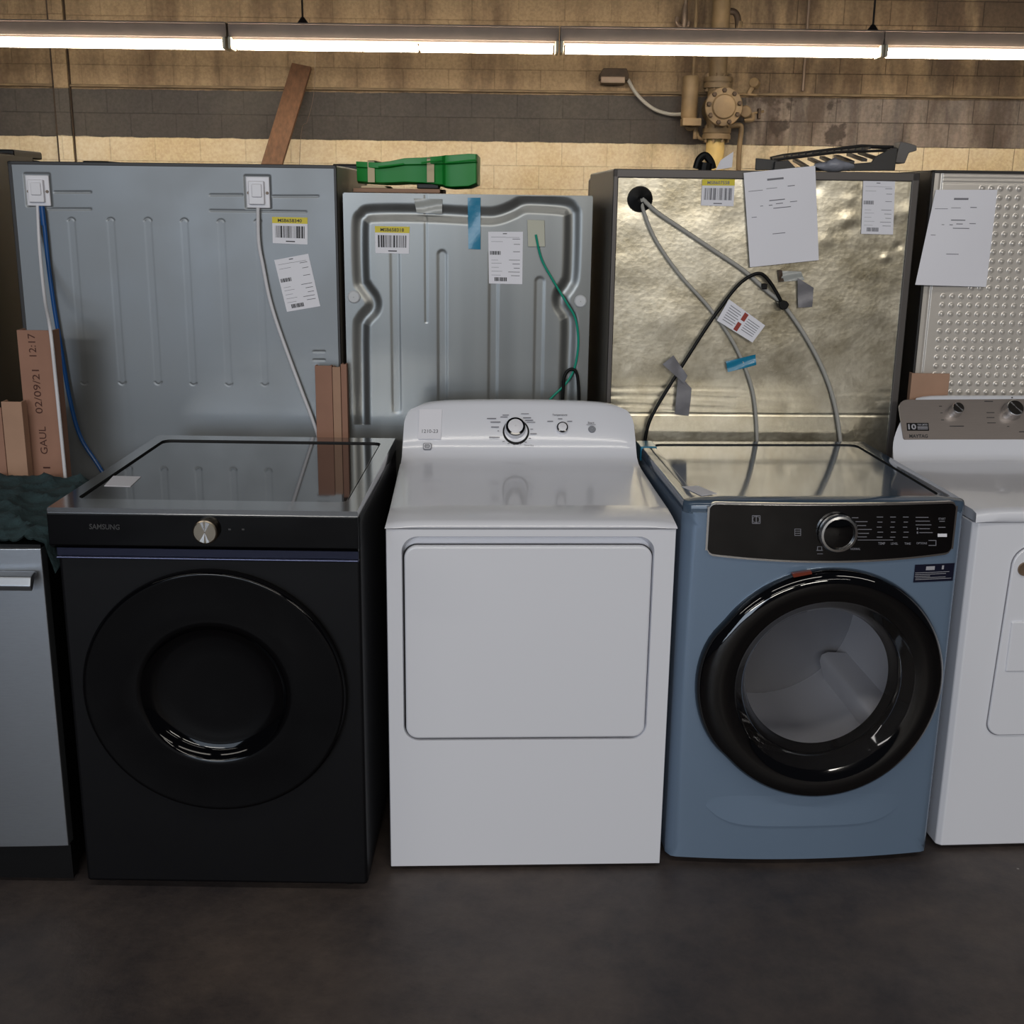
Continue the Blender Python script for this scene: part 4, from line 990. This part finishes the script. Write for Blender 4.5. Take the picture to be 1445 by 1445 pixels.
# ================================================================== BLUE DRYER (right of centre)
F = FE = Frame(.750, 2.725, 3.4)
t = thing('dryer', 'steel blue dryer with a black rimmed round glass door', 'dryer', F)
hw = .343; D = .72; HZ = .955; BZ = .018
RC = .022
def bow(x, z=.5):
    y = -.026 * (1 - (x / hw) ** 2)
    e = abs(x) - (hw - RC)
    if e > 0: y += RC - math.sqrt(max(0, RC * RC - e * e))
    return y
A, B = F.y(990, 965, -.04), F.y(1336, 965, -.04); T_, Bm = F.y(1163, 803, -.04), F.y(1163, 1124, -.04)
dc = Vector(((A.x + B.x) / 2, 0, (T_.z + Bm.z) / 2)); RO = (B.x - A.x) / 2; RZ = (T_.z - Bm.z) / 2; RD = (RO + RZ) / 2
RH = RD * .66
N_ = 360
hole = [(dc.x + RH * math.cos(2 * PI * k / N_), dc.z + RH * math.sin(2 * PI * k / N_)) for k in range(N_)]
outer = rect_loop_for(hole, -hw, hw, BZ, HZ - .025)
# front sheet: loops blended from hole to outer edge, pushed onto the bowed surface
loops = []
for k in range(15):
    u = k / 14; u = u ** 1.0
    L = []
    for (a, b), (c_, d_) in zip(hole, outer):
        x = a + (c_ - a) * u; z = b + (d_ - b) * u; L.append((x, bow(x), z))
    loops.append(L)
# collar inwards and sides backwards
loops.insert(0, [(a, .0, b) for a, b in hole]); loops.insert(0, [(a, .05, b) for a, b in hole])
loops.append([(x, max(bow(x), .0) + .012, z) for x, y, z in loops[-1]]); loops.append([(x, D, z) for x, y, z in loops[-1]])
mb = Mb().ring(loops); n = N_; mb.f.append(tuple(range(len(mb.v) - n, len(mb.v))))
obj('body', mb, M['blue'], t, ang=50)
# pressed lower apron, faint outline
mb = Mb(); zq = F.y(1130, 1168, -.02).z
def apron(u, v):
    x = -.26 + .52 * u; z = zq + .012 + .1 * v - .0 ; edge = abs(2 * u - 1) ** 6 * .06
    return (x, bow(x) + .001 - .0075 * (1 - v) ** 1.2 * (1 - abs(2 * u - 1) ** 5), z + edge * (1 - v))
mb.grid(30, 4, apron); k = len(mb.v)
obj('apron_panel', mb, M['blue'], t, ang=60)
for x in (-hw + .05, hw - .05):
    for y in (.06, D - .06): obj('foot', Mb().lathe([(.001, 0), (.022, 0), (.022, .008), (.012, .01), (.012, .03)], (x, y, 0), (0, 0, 1), 14), M['black'], t)
# top with inset glossy panel
fr = [(-hw + 2 * hw * k / 24, bow(-hw + 2 * hw * k / 24)) for k in range(25)]
outl = fr + [(hw, D), (-hw, D)]
inn = rrect(-hw + .04, hw - .04, .06, D - .035, .03, 6); inn = inn
ro = rect_loop_for(inn, -hw, hw, 0.0, D); ro = [(a, b if b > .001 else bow(a)) for a, b in ro]
lo = [[(a, b, HZ - .028) for a, b in ro], [(a, b, HZ - .01) for a, b in ro], [(a * .995, b + (.002 if b < .1 else 0), HZ - .003) for a, b in ro], [(a * .985, b + (.006 if b < .1 else 0), HZ) for a, b in ro], [(a, b, HZ) for a, b in inn]]
obj('top_rim', Mb().ring(lo), M['bluetop'], t, ang=45)
obj('inset_gap_shade', Mb().ring([[(a, b, HZ) for a, b in inn], [(a, b, HZ - .006) for a, b in inn]]), M['dark'], t)  # inset wall darkened, recess shade put into the colour
obj('top_panel', Mb().prism([(a * .99, (b - .35) * .99 + .35) for a, b in inn], lambda a, b, h: (a, b, h), HZ - .015, HZ - .0035), M['bluetop'], t, bevel=.001)
sticker_top(t, F, [(962, 687), (985, 686), (1012, 697), (990, 700)], HZ + .0003, 'white sticker at the front left of the top')
cs = [F.z(a, b, HZ) for a, b in ((892, 632), (903, 626), (924, 627), (905, 646))]
mb = Mb().box(-hw - .003, -hw + .045, D - .09, D - .0, HZ - .04, HZ + .003); plabel(obj('tape', mb, M['bluetape'], t, bevel=.004), 'blue tape on the back corner')
# control panel, follows the bow
x0 = F.y(1001, 745, -.02).x; x1 = F.y(1347, 745, -.015).x
zt0 = F.y(1170, 713, -.028).z; zt_s = zt0
zbm = F.y(1170, 791, -.028).z; zbs = F.y(1015, 782, -.02).z
def cpan(dx, h):
    mb = Mb(); NXX = 36; top, bot = [], []
    loops = []
    for s, hh in ((0, 0.), (0, h), (1, h)): pass
    def col(x):
        u = (x - (x0 + x1) / 2) / ((x1 - x0) / 2); b = zbm + (zbs - zbm) * abs(u) ** 2; tt = zt0
        e = abs(x - (x0 + x1) / 2) - ((x1 - x0) / 2 - .014)
        if e > 0: k = .014 - math.sqrt(max(0, .014 ** 2 - e * e)); b += k; tt -= k
        return b - dx, tt + dx
    pts = []
    xs_ = [x0 - dx + (x1 - x0 + 2 * dx) * (0.5 - .5 * math.cos(PI * k / NXX)) for k in range(NXX + 1)]
    fr_, bk = [], []
    for x in xs_:
        b, tt = col(min(max(x, x0 + .0001), x1 - .0001))
        for q in range(5): mb.v.append((x, bow(x) - h, b + (tt - b) * q / 4))
    for i in range(NXX):
        for q in range(4): k = i * 5 + q; mb.f.append((k, k + 5, k + 6, k + 1))
    # rim walls
    nv = len(mb.v); bd_ = [i * 5 for i in range(NXX + 1)] + [NXX * 5 + q for q in range(1, 5)] + [i * 5 + 4 for i in range(NXX - 1, -1, -1)] + [q for q in range(3, 0, -1)]
    for i in bd_: x, y, z = mb.v[i]; mb.v.append((x, y + h + .003, z))
    m_ = len(bd_)
    for i in range(m_): mb.f.append((bd_[i], bd_[(i + 1) % m_], nv + (i + 1) % m_, nv + i))
    return mb
cpn = obj('control_panel', cpan(.0, .006), M['blackgloss'], t, ang=40)
obj('chrome_border', cpan(.005, .005), M['chrome'], cpn, ang=40)
yP = lambda px: bow(F.y(px, 745, -.02).x) - .0065
def ebar(mb_, px0, py0, px1, py1, d=0.):
    p = Patch(F.y(px0, py0, yP(px0) - d), F.y(px1, py0, yP(px1) - d), F.y(px1, py1, yP(px1) - d), F.y(px0, py1, yP(px0) - d), .0006); return p
dl = F.y(1181, 751, yP(1181)); rr_ = .044
ring = obj('dial', Mb().lathe([(.041, 0), (.046, .004), (.0465, .014), (.043, .02), (.038, .021), (.037, .017)], dl, (0, -1, 0), 56), M['chrome'], t)
obj('dial_face', Mb().lathe([(.0372, .016), (.03, .018), (.001, .019)], dl, (0, -1, 0), 56), M['blackgloss'], ring)
ink = Mb()
def et(txt, a, b, c, d): ebar(ink, a, b, c, d).text(ink, txt, 0, 0, 1, 1, 0, .02)
def eb(a, b, c, d): ebar(ink, a, b, c, d).slab(ink, 0, 0, 1, 1, -.0003, .0002)
et('START', 1324, 730.5, 1334, 733.5); eb(1325.5, 735, 1333, 736); et('OPTIONS', 1293, 765, 1308, 768); et('TEMP', 1239, 765, 1249, 768.5); et('LEVEL', 1257, 765.5, 1267, 768.5); et('TIME', 1276, 765.5, 1285, 768.5); et('NORMAL', 1200, 773, 1214, 776)
for i, a in enumerate(((1202, 730, 1211), (1207, 735.5, 1224), (1209, 741, 1222), (1211, 746.5, 1230), (1210, 752, 1226), (1209, 757, 1223))): eb(a[0], a[1], a[2], a[1] + 1)
for j, (x, w) in enumerate(((1237, 9), (1256, 8), (1274, 8))):
    for k in range(5): eb(x + (k % 2), 729 + k * 7.1, x + w - (k % 3), 730 + k * 7.1)
for k, w in enumerate((18, 20, 22)): eb(1292, 729.5 + k * 5.3, 1292 + w, 730.5 + k * 5.3)
for k in (0, 1): eb(1297, 745.5 + k * 5.5, 1312 + 4 * k, 746.5 + k * 5.5); eb(1293.5, 744.5 + k * 5.5, 1295.5, 747.5 + k * 5.5)
eb(1324, 743.5, 1334, 744.5); eb(1210, 761.5, 1260, 762.3)
for a in ((1310, 762, 1320, 763), (1310, 769, 1320, 770), (1320, 762, 1321, 770), (1152, 776, 1161, 777), (1153, 781, 1161, 781.8), (1153, 771, 1159, 771.8), (1153, 771, 1154, 776), (1159, 771, 1160, 776)): eb(*a)
for a in ((1121, 749, 1130, 749.8), (1121, 752, 1130, 752.8), (1121, 755, 1130, 755.8), (1121, 746, 1130, 746.8), (1121, 746, 1121.8, 756), (1129.4, 746, 1130.2, 756)): eb(*a)
obj('lettering', ink, M['inkgrey'], cpn, normals=False)
mb = Mb(); ebar(mb, 1323, 753, 1336, 757.5).slab(mb, 0, 0, 1, 1, -.0003, .0003); obj('white_button', mb, M['label'], cpn)  # plain white bar on the control panel
# logo, a ringed letter mark
mb = Mb(); pl = ebar(mb, 1061, 727, 1073, 739)
for a in ((0, 0, 1, .09), (0, .91, 1, 1), (0, 0, .09, 1), (.91, 0, 1, 1), (.45, .1, .55, .9)): pl.slab(mb, *a, -.0003, .0002)
for s in (1, -1):
    for k in range(7):
        a_ = PI * k / 6; u = .5 + s * (.08 + .32 * math.sin(a_)); v = .5 - .36 * math.cos(a_); pl.slab(mb, u - .05, v - .06, u + .05, v + .06, -.0003, .0002)
obj('logo', mb, M['inkgrey'], cpn, normals=False)
# door: heavy black glossy ring with handle bulge at the left
def eloop(prof, mbz=None, n=96, c=None):
    mb = Mb(); loops = []
    for r, h in prof:
        L = []
        for k in range(n):
            a_ = 2 * PI * k / n; x = math.cos(a_); z = math.sin(a_)
            bulge = 0
            d_ = (a_ - PI * 1.02); 
            if abs(d_) < .62 and r > .9: bulge = .012 * (1 - (d_ / .62) ** 4) * (r - .9) / .1
            X = dc.x + x * (RD * r + bulge); Zz = dc.z + z * (RD * r + bulge) * (RZ / RD)
            L.append((X, bow(min(max(X, -hw + .04), hw - .04)) * .9 - h, Zz))
        loops.append(L)
    return mb.ring(loops)
dr = obj('door', eloop([(1., -.004), (1., .012), (.99, .024), (.965, .033), (.93, .038), (.88, .04), (.82, .037), (.765, .031), (.74, .028)]), M['blackgloss'], t, ang=60)
obj('door_liner', eloop([(.74, .028), (.72, .02), (.67, .005), (.63, -.012), (.615, -.03), (.60, -.04)]), M['blackgloss'], dr, ang=60)
obj('door_glass', Mb().lathe([(RD * .735, .05), (RD * .6, .044), (RD * .3, .04), (.001, .039)], (dc.x, 0, dc.z), (0, -1, 0), 64), M['glass'], dr, ang=80)
p0 = [F.y(a, b, -.055) for a, b in ((1118, 810), (1145, 806), (1146, 810), (1120, 815))]
mb = Mb(); mb.hexa([v + Vector((0, .0, 0)) for v in p0], [v + Vector((0, .012, 0)) for v in p0]); plabel(obj('door_mark', mb, M['orange'], dr), 'small dark orange sticker near the top of the rim')
# drum
R2 = .275; yc0 = .055; yc1 = .55
drum = obj('drum', Mb().lathe([(RH * 1.0, -.03), (R2, -.05), (R2, -yc1)], (dc.x, 0, dc.z), (0, -1, 0), 64), M['drum'], t, ang=50)
obj('rear_bulkhead', Mb().lathe([(R2, -yc1 + .002), (R2 * .9, -yc1 - .012), (R2 * .5, -yc1 - .02), (.001, -yc1 - .024)], (dc.x, 0, dc.z), (0, -1, 0), 64), M['bulk'], drum)  # bulkhead tone has the drum's inner shade painted in
for k, a0 in enumerate((-38, 82, 202)):
    a_ = math.radians(a0); u = Vector((math.cos(a_), 0, math.sin(a_))); w = Vector((-math.sin(a_), 0, math.cos(a_))); c = Vector((dc.x, 0, dc.z))
    o_ = [c + u * (R2 + .002) + w * .055, c + u * (R2 - .05) + w * .018, c + u * (R2 - .06), c + u * (R2 - .05) - w * .018, c + u * (R2 + .002) - w * .055]
    mb = Mb(); v = [p_ + Vector((0, .08, 0)) - u * 0 for p_ in o_] + [p_ + Vector((0, .5, 0)) for p_ in o_]
    mb.add(v, [(0, 1, 2, 3, 4), (9, 8, 7, 6, 5)] + [(i, (i + 1) % 5, (i + 1) % 5 + 5, i + 5) for i in range(5)]); obj('drum_vane', mb, M['drum'], drum, bevel=.008, seg=3)
# navy sticker under the panel
c0_, c1_ = F.y(1289, 808, -.012), F.y(1345, 804, .0)
sx0, sx1 = c0_.x, c1_.x; sz1, sz0 = F.y(1289, 796, -.012).z, F.y(1289, 821, -.012).z
def navy(mb_, u0, v0, u1, v1, h):
    k = len(mb_.v)
    mb_.grid(8, 1, lambda a, b: ((lambda x: (x, bow(x) - h, sz1 + (sz0 - sz1) * (v0 + (v1 - v0) * b)))(sx0 + (sx1 - sx0) * (u0 + (u1 - u0) * a))))
mb = Mb(); navy(mb, 0, 0, 1, 1, .0022)
for q_ in ((0, 0, 1, .02), (0, .98, 1, 1)): pass
st = plabel(obj('label', mb, M['navy'], t, normals=False), 'dark navy sticker with pale lines')
ink = Mb()
for a in ((.28, .12, .5, .33), (.68, .1, .73, .32)): navy(ink, *a, .0026)
for v, u0, u1 in ((.45, .02, .88), (.55, .02, .8), (.74, .04, .8), (.83, .04, .95), (.65, .02, .4)): navy(ink, u0, v, u1, v + .025, .0026)
obj('printing', ink, M['inkpale'], st, normals=False)

# ================================================================== WHITE DRYER (right, cut by the frame)
F = FM = Frame(1.127 + .3676, 2.78 + .0257, 4.0)
t = thing('dryer', 'white dryer at the right edge with a grey console and two knobs', 'dryer', F)
hw = .3685; D = .68; HS = F.y(1410, 736, 0).z; BZ = .012
pin = lambda px, py, y=0.: (F.y(px, py, y).x, F.y(px, py, y).z)
obj('body', Mb().prism([(-hw + .012, 0), (-hw, .012), (-hw, D), (hw, D), (hw, .012), (hw - .012, 0)], lambda a, b, h: (a, b, h), BZ, HS - .003), M['white'], t, bevel=.004, seg=2)
for x in (-hw + .05, hw - .05):
    for y in (.06, D - .06): obj('foot', Mb().lathe([(.001, 0), (.022, 0), (.022, .008), (.012, .01), (.012, .02)], (x, y, 0), (0, 0, 1), 14), M['black'], t)
# door : top narrower than bottom at the left edge
(xa, za), (xb, zb_) = pin(1424, 800), pin(1393, 1018); xtl = pin(1445, 773)[0]; ztp = pin(1445, 771)[1]; zbt = pin(1420, 1036)[1]
def dout(gr):
    pts = []
    L, R, B_, T2 = xb - gr, .30 + gr, zbt - gr, ztp + gr
    def arc(cx, cz, r, a0, a1, n=8): return [(cx + r * math.cos(math.radians(a0 + (a1 - a0) * k / n)), cz + r * math.sin(math.radians(a0 + (a1 - a0) * k / n))) for k in range(n + 1)]
    pts += arc(L + .035, B_ + .035, .035, 180, 270) + arc(R - .035, B_ + .035, .035, 270, 360) + arc(R - .05, T2 - .05, .05, 0, 90) + arc(xa + .055 - gr, T2 - .05, .05, 90, 175)
    return pts
obj('door_gap_shade', Mb().prism(dout(.002), lambda a, b, h: (a, h, b), -.001, .004), M['inkgrey'], t)  # grey outline painting in the shade of the door seam
dr = obj('door', Mb().prism(dout(0.), lambda a, b, h: (a, h, b), -.007, .004), M['white'], t, bevel=.004, seg=3)
g = pin(1425, 875); g2 = pin(1425, 946)
obj('handle_pocket', Mb().box(g[0], .24, -.012, -.002, g2[1], g[1]), M['white'], dr, bevel=.009, seg=3)
bc = F.y(1446, 803, -.008); obj('badge', Mb().lathe([(.001, .003), (.012, .003), (.0165, .004), (.0175, .001), (.0175, -.003)], bc, (0, -1, 0), 32), M['bronze'], dr)
# top cover and console
cz = F.on(1400, 559, (0, .67, 0), (0, 1, 0)).z
rows = [(-.006, HS, hw + .002), (-.010, HS + .006, hw + .002), (-.010, HS + .022, hw + .002), (-.004, HS + .03, hw), (.02, HS + .034, hw - .001), (.25, HS + .034, hw - .002), (.5, HS + .034, hw - .003), (.535, HS + .036, hw - .004), (.55, HS + .05, hw - .006)]
zc, yc = HS + .05, .55
for k in range(1, 13):
    u = k / 12; z = zc + (cz - zc) * u; y = yc + (.655 - yc) * u
    rows.append((y, z, hw - .006 - .018 * u - .075 * max(0, (u - .15) / .85) ** 1.7))
rows += [(.668, cz + .003, rows[-1][2] - .008), (.68, cz, rows[-1][2] - .01)]
mb = Mb(); loops = []
for i, (y, z, h_) in enumerate(rows):
    L = [(-h_, y, HS), (-h_, y, max(z - .012, HS))]
    for k in range(NX + 1):
        s = -1 + 2 * k / NX; e = abs(s) ** 10; L.append((s * h_, y, max(z - .008 * e, HS)))
    L += [(h_, y, max(z - .012, HS)), (h_, y, HS)]; loops.append(L)
nn = len(loops[0])
for L in loops: mb.v += L
for i in range(len(loops) - 1):
    for j in range(nn - 1): mb.f.append((i * nn + j, i * nn + j + 1, (i + 1) * nn + j + 1, (i + 1) * nn + j))
mb.f.append(tuple(range((len(loops) - 1) * nn, len(loops) * nn))); mb.f.append(tuple(range(nn - 1, -1, -1)))
obj('top_cover', mb, M['white'], t, ang=45)
pA = Vector((0, yc, zc)); pB = Vector((0, .655, cz)); dirv2 = (pB - pA).normalized(); nM = Vector((0, -dirv2.z, dirv2.y))
def con2(px, py): return F.on(px, py, pA + nM * .0015, nM)
q0 = con2(1273, 620); q1 = con2(1273, 562); xl = con2(1272, 600).x
def fp(a, b, h): return Vector((a, 0, 0)) + Vector((0, pA.y, pA.z)) + dirv2 * b + nM * h
bl = (q0 - pA).dot(dirv2); bh = (q1 - pA).dot(dirv2)
ol = []
for cx, cz_, r, a0 in ((hw - .06, bh - .03, .03, 0), (xl + .03, bh - .035, .03, 90), (xl + .006, bl + .006, .006, 180), (hw - .04, bl + .006, .006, 270)):
    for k in range(7): a_ = math.radians(a0 + 15 * k); ol.append((cx + r * math.cos(a_), cz_ + r * math.sin(a_)))
obj('console_face', Mb().prism(ol, fp, -.002, .002), M['steelpaint'], t)
cp2 = lambda c, lift=.001: Patch(*[con2(*q) for q in c], lift=lift)
for px, py, r in ((1347, 581, .0175), (1427, 581, .0255)):
    c = con2(px, py); k_ = obj('knob', Mb().lathe([(r * 1.12, -.001), (r * 1.15, .006), (r * 1.05, .014), (r, .02), (r * .97, .028), (r * .9, .03)], c, nM, 40), M['chrome'], t)
    obj('cap', Mb().lathe([(r * .93, .029), (r * .86, .031), (.001, .031)], c, nM, 40), M['drumdark'], k_)
    e = (Vector((1, 0, 0)) * .62 - dirv2 * .75).normalized(); e2 = e.cross(nM); mb = Mb(); c2 = c + nM * .032
    mb.add([c2 + e * r * .85 + e2 * .003, c2 + e * r * .85 - e2 * .003, c2 - e2 * .0012, c2 - e * r * .85 - e2 * .003, c2 - e * r * .85 + e2 * .003, c2 + e2 * .0012], [(0, 1, 2, 3, 4, 5)])
    obj('pointer', mb, M['chrome'], k_)
p = cp2([(1279, 597), (1310, 597), (1311, 608), (1280, 608)]); mb = Mb(); p.slab(mb, 0, 0, 1, 1, -.0008, .0002)
bd = plabel(obj('badge', mb, M['black'], t), 'black warranty badge'); ink = Mb(); p.text(ink, '10', .06, .15, .42, .85, .0005, .03); p.text(ink, 'YEAR LIMITED', .48, .12, .95, .34, .0005, .01)
for v in (.45, .6, .75): p.slab(ink, .48, v, .95, v + .07, .0002, .0004)
obj('lettering', ink, M['inkpale'], bd, normals=False)
ink = Mb(); p = cp2([(1283, 613), (1309, 613), (1309, 618), (1283, 618)]); p.text(ink, 'MAYTAG', 0, 0, 1, 1, .0002, .02)
for a in ((1325, 573, 1329, 573.8), (1327, 582.5, 1330, 583.2), (1328, 592.5, 1332, 593.2), (1340, 601, 1360, 602), (1389, 566, 1401, 567), (1392, 582, 1403, 582.8), (1392, 589, 1403, 589.8), (1393, 596.5, 1405, 597.3), (1427, 560.5, 1429, 562), (1421, 601.5, 1424, 602.3), (1438, 609, 1450, 610)): cbar(ink, *a, cp_=cp2, lift=.001)
obj('lettering', ink, M['ink'], t, normals=False)

# ================================================================== DISHWASHER AND BLANKET (left edge)
F = FD = Frame(-1.067 - .298, 2.565, 0)
t = thing('dishwasher', 'stainless steel dishwasher at the left edge under a dark green blanket', 'dishwasher', F)
hw = .298; HD = F.y(50, 774, 0).z
obj('tub', Mb().box(-hw + .004, hw - .004, .035, .58, .10, HD - .012), M['black'], t, bevel=.004)
obj('base', Mb().box(-hw + .01, hw - .01, .06, .56, .02, .10), M['black'], t)
for x in (-hw + .04, hw - .04):
    for y in (.09, .53): obj('foot', Mb().lathe([(.001, 0), (.016, 0), (.016, .006), (.008, .01), (.008, .03)], (x, y, 0), (0, 0, 1), 12), M['black'], t)
obj('toe_kick', Mb().box(-hw + .004, hw - .0, .012, .05, .012, .105), M['black'], t)
obj('door', Mb().prism([(hw, .034), (-hw, .034)] + [(-hw + 2 * hw * k / 24, -.012 * (1 - (2 * k / 24 - 1) ** 2)) for k in range(25)], lambda a, b, h: (a, b, h), .1075, HD), M['steel'], t, bevel=.0025)
obj('door_top_strip', Mb().box(-hw + .002, hw - .002, .004, .034, HD, HD + .008), M['black'], t)
ha = F.y(48, 824, -.03); hz = ha.z
pr = [(-.004, hz + .02), (-.018, hz + .026), (-.042, hz + .02), (-.05, hz), (-.042, hz - .014), (-.034, hz - .006), (-.02, hz + .012), (-.004, hz + .012)]
hd = obj('handle', Mb().prism([(a, b) for a, b in pr], lambda a, b, h: (h, a, b), -hw + .05, ha.x), M['steel'], t, bevel=.003)
# blanket
zt = HD + .009
mb = Mb(); rn = random.Random(11)
ph = [rn.uniform(0, 6) for _ in range(8)]
bx0, bx1, by0, by1 = -.30, .33, .006, .60
def cl(u, v):
    x = bx0 + (bx1 - bx0) * u; y = by0 + (by1 - by0) * v
    wv_ = .5 + .25 * math.sin(x * 31 + y * 12 + ph[0]) + .25 * math.sin(y * 43 - x * 15 + ph[1]) + .2 * math.sin(x * 70 + ph[2]) * math.sin(y * 55 + ph[3])
    nn_ = 1 - abs(mnoise.noise(Vector((x * 9 + 3, y * 9, 1.7)))) * 2; n2_ = 1 - abs(mnoise.noise(Vector((x * 22, y * 20 + 5, .7)))) * 2
    wv_ = .35 * wv_ + .75 * max(0, nn_) ** 3 + .3 * max(0, n2_) ** 3
    z = zt + .003 + .022 * max(0, wv_) + .018 * math.sin(PI * v) * (.5 + .5 * math.sin(9 * x + ph[4]))
    if u > .93:
        k = (u - .93) / .07; x = hw + .004 + .02 * min(k, 1) + .006 * math.sin(y * 40); z = z - .11 * k * (1 + .4 * math.sin(y * 23 + ph[5]))
    return Vector(F.M @ Vector((x, y, z)))
mb.grid(90, 70, cl)
k = len(mb.v)
mb.grid(90, 70, lambda u, v: cl(u, v) + Vector((0, 0, -.003)))
tag(obj('moving_blanket', mb, M['cloth'], ang=80, normals=False), 'crumpled dark green moving blanket spread over the dishwasher', 'blanket')

# ================================================================== LIGHT
def area(name, loc, rot, sx, sy, power, col):
    l = bpy.data.lights.new(name, 'AREA'); l.shape = 'RECTANGLE'; l.size = sx; l.size_y = sy; l.energy = power; l.color = col
    o = bpy.data.objects.new(name, l); COL.objects.link(o); o.location = loc; o.rotation_euler = rot; return o
def aim(o, tgt): o.rotation_euler = (Vector(tgt) - o.location).to_track_quat('-Z', 'Y').to_euler()
# open loading door behind the photographer on the left: cool daylight
o = area('loading_door_daylight', (-3.2, -8.5, 2.3), (0, 0, 0), 4.6, 3.6, 235, (.72, .84, 1.0)); aim(o, (0, 3, .8))
# unseen ceiling strips; overhead row added for the tops, far row for fridge sheen
for i, (y, pw) in enumerate(((.4, 24), (-4.0, 40), (-9.5, 125))):
    for x in (-3.2, 0.2, 3.6):
        o = area('unseen_ceiling_strip', (x, y, 3.9), (0, 0, 0), 2.6, .3 if i < 2 else .5, pw, (1., .94, .85))
        if i == 2: aim(o, (x * .3, 3, 1.2))
w = bpy.data.worlds.new('hall'); SC.world = w; w.use_nodes = True
bg = w.node_tree.nodes['Background']; bg.inputs[0].default_value = (.55, .6, .72, 1); bg.inputs[1].default_value = .04

# ================================================================== CAMERA AND VIEW
cam = bpy.data.cameras.new('camera'); co = bpy.data.objects.new('camera', cam); COL.objects.link(co)
cam.sensor_width = 36; cam.sensor_fit = 'HORIZONTAL'; cam.lens = 36 * CF / 1445; cam.clip_start = .05; cam.clip_end = 100
Fv = Vector((0, cp, -sp)); U0 = Vector((0, sp, cp)); X0 = Vector((1, 0, 0))
Rv = X0 * cr + U0 * sr; Uv = -X0 * sr + U0 * cr
co.matrix_world = Matrix(((Rv.x, Uv.x, -Fv.x, 0), (Rv.y, Uv.y, -Fv.y, 0), (Rv.z, Uv.z, -Fv.z, CH), (0, 0, 0, 1)))
SC.camera = co
SC.view_settings.view_transform = 'Standard'; SC.view_settings.look = 'None'; SC.view_settings.exposure = -.05; SC.view_settings.gamma = 1; SC.view_settings.use_curve_mapping = False
SC.cycles.use_denoising = True; SC.cycles.max_bounces = 8; SC.cycles.sample_clamp_indirect = 6; SC.cycles.caustics_reflective = False; SC.cycles.caustics_refractive = False
